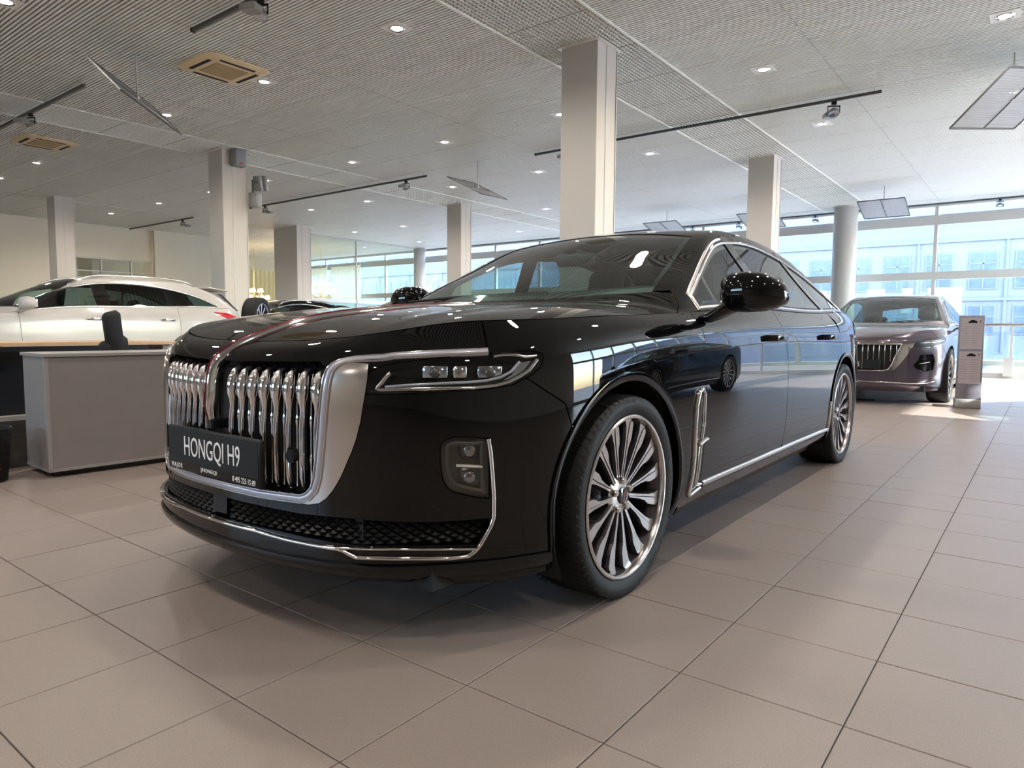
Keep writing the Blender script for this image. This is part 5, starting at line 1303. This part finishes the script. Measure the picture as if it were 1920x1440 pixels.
# ---------------------------------------------------------------- the other cars
from copy import deepcopy
main = main_sedan()
def clip_side(inner, xa0, xa1, xb0, xb1):
    clip = np.array([(xa0, 1.02), (xa1, .45), (xb1, .45), (xb0, 1.02)]); out = list(inner)
    for i in range(4):
        a, b = clip[i], clip[(i+1) % 4]; s_ = 1 if area(clip) > 0 else -1; e = b-a
        side = lambda p: s_*(e[0]*(p[1]-a[1])-e[1]*(p[0]-a[0])); res = []
        for j in range(len(out)):
            p, q = np.array(out[j-1]), np.array(out[j]); sp_, sq = side(p), side(q)
            if sp_ >= 0: res.append(p)
            if sp_*sq < 0: t = sp_/(sp_-sq); res.append(p+(q-p)*t)
        out = res
    out = np.array(out); return out[np.r_[True, np.abs(np.diff(out, axis=0)).sum(1) > 1e-5]]
def simple_car(shape, O, name, label, paint, feat, group=None, seats=M_DKLEATHER):
    """a complete car from its outline: body panels, glass, wheels, lamps"""
    c = Car(shape, name, label, 'car', O, group); S, T, R = c.S, c.T, c.root; f = feat; sm = c.sh.smax
    mr = lambda P: np.asarray(P)*[1, -1]; ml = lambda P: np.asarray(P)*[-1, 1]
    WB = f['wb']; AR, AZ = f['arch']
    hull(c, [(0, AZ, AR), (WB, AZ, AR)])
    arc = lambda X, a, b, n=24: [c.sx(X+AR*math.cos(math.radians(t)), max(.18, AZ+AR*math.sin(math.radians(t)))) for t in np.linspace(a, b, n)]
    st = .05
    gr = np.array([c.fr(w, z) for w, z in f['grille']]); grf = np.concatenate([gr, ml(gr)[::-1][1:-1]])
    lampP = np.array([c.fr(w, z) for w, z in f['lamp']])
    fogP = np.array([c.fr(w, z) for w, z in f['fog']])
    a1 = arc(0, 205, 140, 12); z_s = f['seam']
    stop_s = c.stop(-.5, 0)[0][0]
    half = [(0, 0), a1[0]]+a1+[c.sx(-.45, z_s), (stop_s, 1.)]+[(q, 1.) for q in np.linspace(stop_s-.05, .06, 8)]+[(0, 1.)]
    half = np.array(half); loop = np.concatenate([half, ml(half)[::-1][1:-1]])
    panel('front_bumper', S, loop, paint, R, holes=[grf, lampP, ml(lampP), fogP, ml(fogP)], step=st, flange=.012)
    dx1, dx2, dx3 = f['doors']; zb = f['sill']
    cutf = lambda x: [c.sx(x+dx, z) for dx, z in ((-.02, f['belt']-.06), (0, .8), (.02, .6), (.01, .4), (0, zb))]
    top1 = c.stop(-.5, dx1-.02, 16)
    panel('front_fender', S, top1+cutf(dx1)+[(c.sx(dx1-.02, .2)[0], 0.)]+arc(0, -20, 140, 26)+[c.sx(-.45, z_s)], paint, R, holes=[lampP], step=st, mirror=True)
    bot = lambda a, b: [c.sx(x, zb) for x in np.linspace(a, b, 8)]
    panel('front_door', S, c.stop(dx1-.02, dx2-.02, 16)+cutf(dx2)+bot(dx2-.02, dx1)+cutf(dx1)[::-1][1:], paint, R, step=.06, mirror=True)
    panel('rear_door', S, c.stop(dx2-.02, dx3, 16)+[c.sx(dx3+.02, .85), c.sx(dx3, .75)]+arc(WB, 195, 130, 12)[::-1]+bot(WB-AR-.02, dx2)+cutf(dx2)[::-1][1:], paint, R, step=.06, mirror=True)
    sE = c.stop(dx3, 3.3, 3)[0][0]; ar2 = arc(WB, 130, -20, 24)
    tl = np.array([c.sx(x, z) for x, z in f['tail']]) if 'tail' in f else None
    panel('rear_quarter', S, [(q, 1.) for q in np.linspace(sE, sm, 24)]+[(sm, 0), (ar2[-1][0], 0)]+ar2[::-1]+[c.sx(dx3, .75), c.sx(dx3+.02, .85)], paint, R, holes=[tl] if tl is not None else [], step=.06, mirror=True)
    if tl is not None: panel('tail_lamp', S, tl, M_RED, R, step=.05, mirror=True, off=.006)
    sl = [c.sx(x, zb-.008) for x in np.linspace(AR+.04, WB-AR-.04, 14)]
    panel('side_sill', S, sl+[(p[0], 0.) for p in sl[::-1]], f.get('sillm', paint), R, step=.08, mirror=True)
    if f.get('archm'):
        for X in (0, WB): strip('arch_trim', S, arc(X, -22, 202, 40), .05, .012, f['archm'], R, mirror=True, step=.04)
    strip('sill_chrome', S, [c.sx(x, zb+.01) for x in np.linspace(dx1, WB-AR-.05, 20)], .022, .01, M_SATIN, R, mirror=True)
    # top
    cx, cb = f['cowl']; cw = [(cx+cb*(w/.75)**2, w) for w in np.linspace(-.72, .72, 20)]
    e1 = c.topxy([(q, 1.) for q in np.linspace(0, c.stop(cx-.02, 1)[0][0], 40)])
    xe = e1[-1][0]
    hh = np.array(e1+[(cw[-1][0]-.05, .80), (cw[-1][0]-.01, .735)]+cw[::-1][1:10]+[(cx, 0)]); panel('hood', T, np.concatenate([hh, mr(hh)[::-1][1:-1]]), paint, R, step=st, gap=.004)
    hx = f['header']; ws = np.array(cw+[(hx-.02*(w/.55)**2, w) for w in np.linspace(.56, -.56, 14)])
    topf = natcub([p[0] for p in f['dlo']], [p[1] for p in f['dlo']]); x0_, x1_ = f['dlo'][0][0], f['dlo'][-1][0]
    def on(x, z):
        r = T.trace([x, -4, z], [0, 1., 0]); return tuple(r) if r is not None else None
    tp = [p for p in (on(x, float(topf(x)[0])) for x in np.linspace(x0_, x1_, 30)) if p is not None]
    be = [(x, w-.012) for x, w in top_loop(c, x0_+.02, x1_-.0, 30)]
    dlo = np.array(tp+be[::-1])
    edge = top_loop(c, dx1-.02, min(f['len_top'], 3.9), 40); ssr = np.linspace(c.stop(0.5, min(f['len_top'], 3.9))[-1][0], sm, 12)[1:]
    rw = np.array(f['rearw'])
    sh_ = np.array([(cx+.004, 0)]+cw[10:]+[(cw[-1][0]-.045, .805), (xe+.03, e1[-1][1]-.004)]+edge+c.topxy([(q, 1.) for q in ssr]))
    panel('roof_shell', T, np.concatenate([sh_, mr(sh_)[::-1][1:-1]]), paint, R, holes=[ws, dlo, mr(dlo), rw], step=st, gap=.001)
    panel('windshield', Flat(T, .003), ws, M_GLASS_W, R, step=.08, gap=0, flange=0)
    panel('windshield_border', Flat(T, .006), ws, M_GLOSSBLK, R, holes=[offs(ws, .035)], step=.08, gap=0, flange=0)
    panel('rear_window', Flat(T, .003), rw, M_GLASS_W, R, step=.08, gap=0, flange=0)
    inner = offs(dlo, .010); ps = []
    for q0, q1, q2, q3, mt in f['panes']:
        P_ = clip_side(inner, q0, q1, q2, q3); ps.append(P_)
        panel('side_window', Flat(T, .004), P_, mt, R, step=.08, gap=0, flange=0); panel('side_window', Flat(T, .004), mr(P_), mt, R, step=.08, gap=0, flange=0)
    for sg in (1, -1):
        g = (lambda P: np.asarray(P)*[1, sg])
        panel('window_frame', Flat(T, .006), g(dlo), M_GLOSSBLK, R, holes=[g(offs(p, .003)) for p in ps], step=.08, gap=0, flange=0)
        strip('window_chrome', T, g(dlo), .022, .008, M_SATIN, R, closed=True, step=.05)
    # front details
    panel('grille_backing', Flat(S, .04), grf, M_VOID, R, step=.08, gap=0, flange=0)
    strip('grille_frame', S, grf, .016, .012, M_SATIN, R, closed=True)
    w1 = max(p[0] for p in f['grille']); ztop = max(p[1] for p in f['grille']); zbot = min(p[1] for p in f['grille'])
    nb = f.get('bars', 7)
    for k in range(-nb, nb+1):
        if k == 0: continue
        w_ = k*(w1-.03)/(nb+.3); 
        zlo = zbot+.02+(.10 if abs(w_) > w1*.75 else 0)
        strip('grille_bar', S, [(math.copysign(c.fr(abs(w_), z)[0], w_), c.fr(abs(w_), z)[1]) for z in np.linspace(zlo, ztop-.015, 8)], .012, .012, M_CHROME, R, step=.06)
    for sg in (1, -1):
        if 'silver' in f: panel('grille_side_panel', S, np.array([c.fr(w, z) for w, z in f['silver']])*[sg, 1], M_CHROME, R, off=.004, step=.05, gap=0)
        cv = panel('head_lamp', S, lampP*[sg, 1], M_BLKPL, R, step=.05, gap=.002, flange=0)[0]
        ctr = lampP.mean(0)*[sg, 1]; lw = (lampP[:, 0].max()-lampP[:, 0].min())*.36
        strip('daytime_light', S, [(ctr[0]-lw, ctr[1]-.022), (ctr[0], ctr[1]-.022), (ctr[0]+lw, ctr[1]+.0)], .010, .008, M_SATIN, cv)
        strip('lamp_module', S, [(ctr[0]-lw*.7, ctr[1]+.008), (ctr[0]+lw*.6, ctr[1]+.014)], .016, .004, M_LAMPGREY, cv)
        cv = panel('fog_lamp', S, fogP*[sg, 1], M_GLOSSBLK, R, step=.05, gap=.002, off=-.02, flange=0)[0]
        fc = fogP.mean(0)*[sg, 1]; strip('fog_lamp_bar', S, [(fc[0]-.07*sg, fc[1]), (fc[0]+.06*sg, fc[1]+.005)], .012, .006, M_SATIN, cv)
        for dz in (-.06, .06): P, N = S.pn([(fc[0]+.0, fc[1]+dz)]); p = P[0]-N[0]*.01; MB().cyl(p, p+N[0]*.012, .032, 20).build('fog_lamp_lens', M_LENS, cv)
    tr = [c.fr(w, z) for w, z in f['trim']]; tr = [(0, tr[0][1])]+[t for t in tr if t[0] > .03]
    strip('bumper_chrome_trim', S, [(-a, b) for a, b in tr[::-1]]+tr[1:], .016, .012, M_CHROME, R, step=.03)
    p = S.pn([c.fr(.2, .5)])[0][0]; x_ = p[0]-.025
    pl = box('number_plate', (x_, -.265, f['plate']-.06), (x_+.015, .265, f['plate']+.06), M_BLKPL, R, .004)
    if f.get('ptext'): text('plate_lettering', f['ptext'], .08, M_LETTER, pl, (x_-.002, 0, f['plate']-.028), (0, -1, 0), (0, 0, 1), .7)
    for hx_ in f['handles']: handle(c, hx_, f['hz'], f.get('handlem', paint), .22)
    door_mirror(c, *f['mirror'], f.get('mirm', paint), sc=f.get('mirs', .9))
    interior(c, seats, x0=f.get('ix', 1.05), rear=f.get('irear', 2.3))
    for X in (0, WB):
        for sg in (-1, 1): make_wheel(R, (X, sg*f['wy'], f['wr']), sg, R=f['wr'], rr=f['wr']-.075, spokes=f.get('spokes', 12), style=1, detail=False)
    return c
# grey-mauve sedan
G = deepcopy(SEDAN)
G['outline'] = [(x, w*.97) for x, w in SEDAN['outline']]
F_SEDAN = dict(wb=3.06, arch=(.385, .345), seam=.72, doors=(.60, 1.66, 2.80), belt=1.0, sill=.262, cowl=(.36, .33), header=1.345,
    grille=[(0, .745), (.30, .748), (.47, .752), (.455, .70), (.42, .62), (.38, .50), (.34, .44), (.30, .425), (0, .42)],
    silver=[(.475, .755), (.60, .765), (.575, .70), (.52, .60), (.46, .50), (.40, .43), (.345, .425), (.385, .49), (.425, .61)],
    lamp=[(.59, .72), (.615, .785), (.70, .812), (.80, .834), (.868, .846), (.876, .80), (.84, .755), (.75, .725)],
    fog=[(.66, .62), (.78, .63), (.80, .55), (.79, .44), (.72, .42), (.62, .46), (.60, .50), (.64, .55)],
    trim=[(0, .285), (.3, .283), (.6, .275), (.72, .275), (.80, .30)], bars=7, plate=.50, handles=(1.50, 2.55), hz=.862, mirror=(.70, .945, 1.045), wy=.80, wr=.345, spokes=14,
    dlo=[(.74, 1.04), (.95, 1.14), (1.15, 1.235), (1.35, 1.315), (1.6, 1.362), (1.95, 1.385), (2.35, 1.36), (2.75, 1.285), (3.1, 1.175), (3.34, 1.075)], len_top=4.02,
    rearw=[(3.20, -.50), (3.78, -.62), (3.80, 0), (3.78, .62), (3.20, .50), (3.15, 0)],
    panes=[(.965, 1.085, 1.66, 1.50, M_GLASS_T), (1.79, 1.63, 2.72, 2.42, M_GLASS_T), (2.80, 2.50, 3.6, 3.6, M_GLASS_D)], tail=[(3.72, .74), (3.72, .82), (3.95, .84), (3.95, .76)])
f1 = dict(F_SEDAN, ptext='H5')
simple_car(G, (10.42, 1.87), 'car', 'mauve grey sedan parked by the window at the right', M_GREYP, f1)
# black sedan glimpsed over the hood
simple_car(G, (7.35, 9.0), 'car', 'dark sedan whose roof shows behind the black car hood, beside the windscreen', M_BLACK, dict(F_SEDAN))
# black sedan on the right, out of the frame, mirrored in the doors of the black car
simple_car(G, (7.6, -2.7), 'car', 'black sedan standing right of the frame, mirrored in the car doors', M_BLACK, dict(F_SEDAN))
# white crossover
SUV = dict(
    outline=[(-.93, 0), (-.92, .22), (-.885, .42), (-.82, .58), (-.72, .71), (-.60, .81), (-.45, .88), (-.25, .92), (0, .935), (.45, .94), (1.2, .94), (2.0, .94), (2.5, .945), (2.9, .945), (3.3, .92), (3.6, .86), (3.76, .76), (3.84, .5), (3.87, 0)],
    profiles=[
        (0, (.20, .25, .30, .42, .58, .75, .88, .95, .98, 1.0), (-.10, -.02, 0, 0, 0, 0, -.01, -.04, -.08, -.13)),
        (5, (.20, .25, .32, .44, .60, .76, .88, .96, 1.0, 1.02), (-.06, -.02, 0, 0, 0, 0, -.01, -.04, -.08, -.12)),
        (8, (.22, .27, .34, .46, .60, .76, .90, 1.0, 1.045, 1.06), (-.03, -.01, 0, 0, 0, 0, -.005, -.02, -.05, -.09)),
        (10, (.22, .27, .34, .46, .60, .76, .92, 1.04, 1.09, 1.15), (-.05, -.02, -.005, 0, 0, 0, -.003, -.01, -.03, -.055)),
        (13, (.22, .28, .36, .48, .64, .82, .98, 1.09, 1.14, 1.20), (-.05, -.02, 0, 0, 0, 0, -.005, -.02, -.045, -.08)),
        (18, (.28, .34, .42, .54, .68, .84, .98, 1.08, 1.14, 1.20), (-.05, 0, .01, .01, 0, -.01, -.03, -.05, -.08, -.14))],
    hood=[(-1.0, .90), (-.85, .97), (-.7, 1.01), (-.4, 1.06), (0, 1.10), (.4, 1.13), (.8, 1.15), (1.2, 1.15)],
    cowlx=(.3, .75), side=(1.30, 1.2), bend=(.45, .20), crown=.03,
    roof=[(0, .98), (.2, 1.07), (.36, 1.15), (.7, 1.30), (1.0, 1.43), (1.25, 1.53), (1.5, 1.60), (1.8, 1.645), (2.2, 1.655), (2.6, 1.635), (2.95, 1.59), (3.25, 1.52), (3.45, 1.44), (3.65, 1.30), (3.8, 1.19), (4.1, 1.05)])
F_SUV = dict(wb=2.85, arch=(.42, .38), seam=.85, doors=(.58, 1.62, 2.62), belt=1.15, sill=.32, cowl=(.36, .30), header=1.42,
    grille=[(0, .90), (.30, .90), (.45, .88), (.50, .82), (.45, .72), (.30, .68), (0, .67)],
    lamp=[(.54, .86), (.58, .90), (.69, .93), (.80, .95), (.84, .94), (.82, .90), (.74, .86), (.62, .83)],
    fog=[(.60, .52), (.74, .53), (.74, .46), (.60, .45), (.55, .48)], trim=[(0, .30), (.3, .30), (.6, .31)], bars=8, plate=.50,
    handles=(1.45, 2.45), hz=1.0, handlem=M_CHROME, mirror=(.62, .95, 1.19), mirs=1.0, wy=.80, wr=.37, spokes=10, archm=M_BLKPL, sillm=M_BLKPL,
    dlo=[(.62, 1.17), (.85, 1.28), (1.1, 1.385), (1.4, 1.47), (1.7, 1.515), (2.05, 1.525), (2.4, 1.50), (2.75, 1.44), (3.05, 1.35), (3.3, 1.235)], len_top=3.6,
    rearw=[(3.42, -.48), (3.70, -.58), (3.71, 0), (3.70, .58), (3.42, .48), (3.40, 0)],
    panes=[(.96, 1.16, 1.52, 1.50, M_GLASS_T), (1.72, 1.66, 2.60, 2.42, M_GLASS_D), (2.64, 2.45, 3.5, 3.5, M_GLASS_D)], ix=1.15, irear=2.35,
    tail=[(3.20, 1.135), (3.42, 1.13), (3.64, 1.06), (3.72, .98), (3.58, .985), (3.40, 1.05)])
def suv_extra(c, paint):
    S, T, R = c.S, c.T, c.root
    for sg in (1, -1):
        P, N = T.pn([(x, .60*sg) for x in np.linspace(1.25, 3.05, 14)])
        pts = [tuple(p+n*(.03 if 0 < i < 13 else 0)) for i, (p, n) in enumerate(zip(P, N))]; MB().tube(pts, .013, 8).build('roof_rail', M_SATIN, R, True)
    soft(MB().box((3.28, -.50, 1.50), (3.62, .50, 1.525), Matrix.Rotation(math.radians(7), 4, 'Y') @ Matrix.Translation((-.16, 0, .42)), .01).build('spoiler', paint, R), 50)
    for sg in (1, -1): mesh('spoiler_blade', [(3.40, -.60*sg, 1.44), (3.52, -.57*sg, 1.43), (3.76, -.64*sg, 1.17), (3.70, -.68*sg, 1.17), (3.45, -.64*sg, 1.40)], [(0, 1, 2, 3, 4)], M_GLOSSBLK, R)
c = simple_car(SUV, (2.6, 11.30), 'car', 'pearl white crossover behind the desk at the left', M_WHITE, F_SUV); suv_extra(c, M_WHITE)
c = simple_car(SUV, (9.3, 16.4), 'car', 'black crossover behind the displayed tyre', M_BLACK, dict(F_SUV, archm=None)); suv_extra(c, M_BLACK)
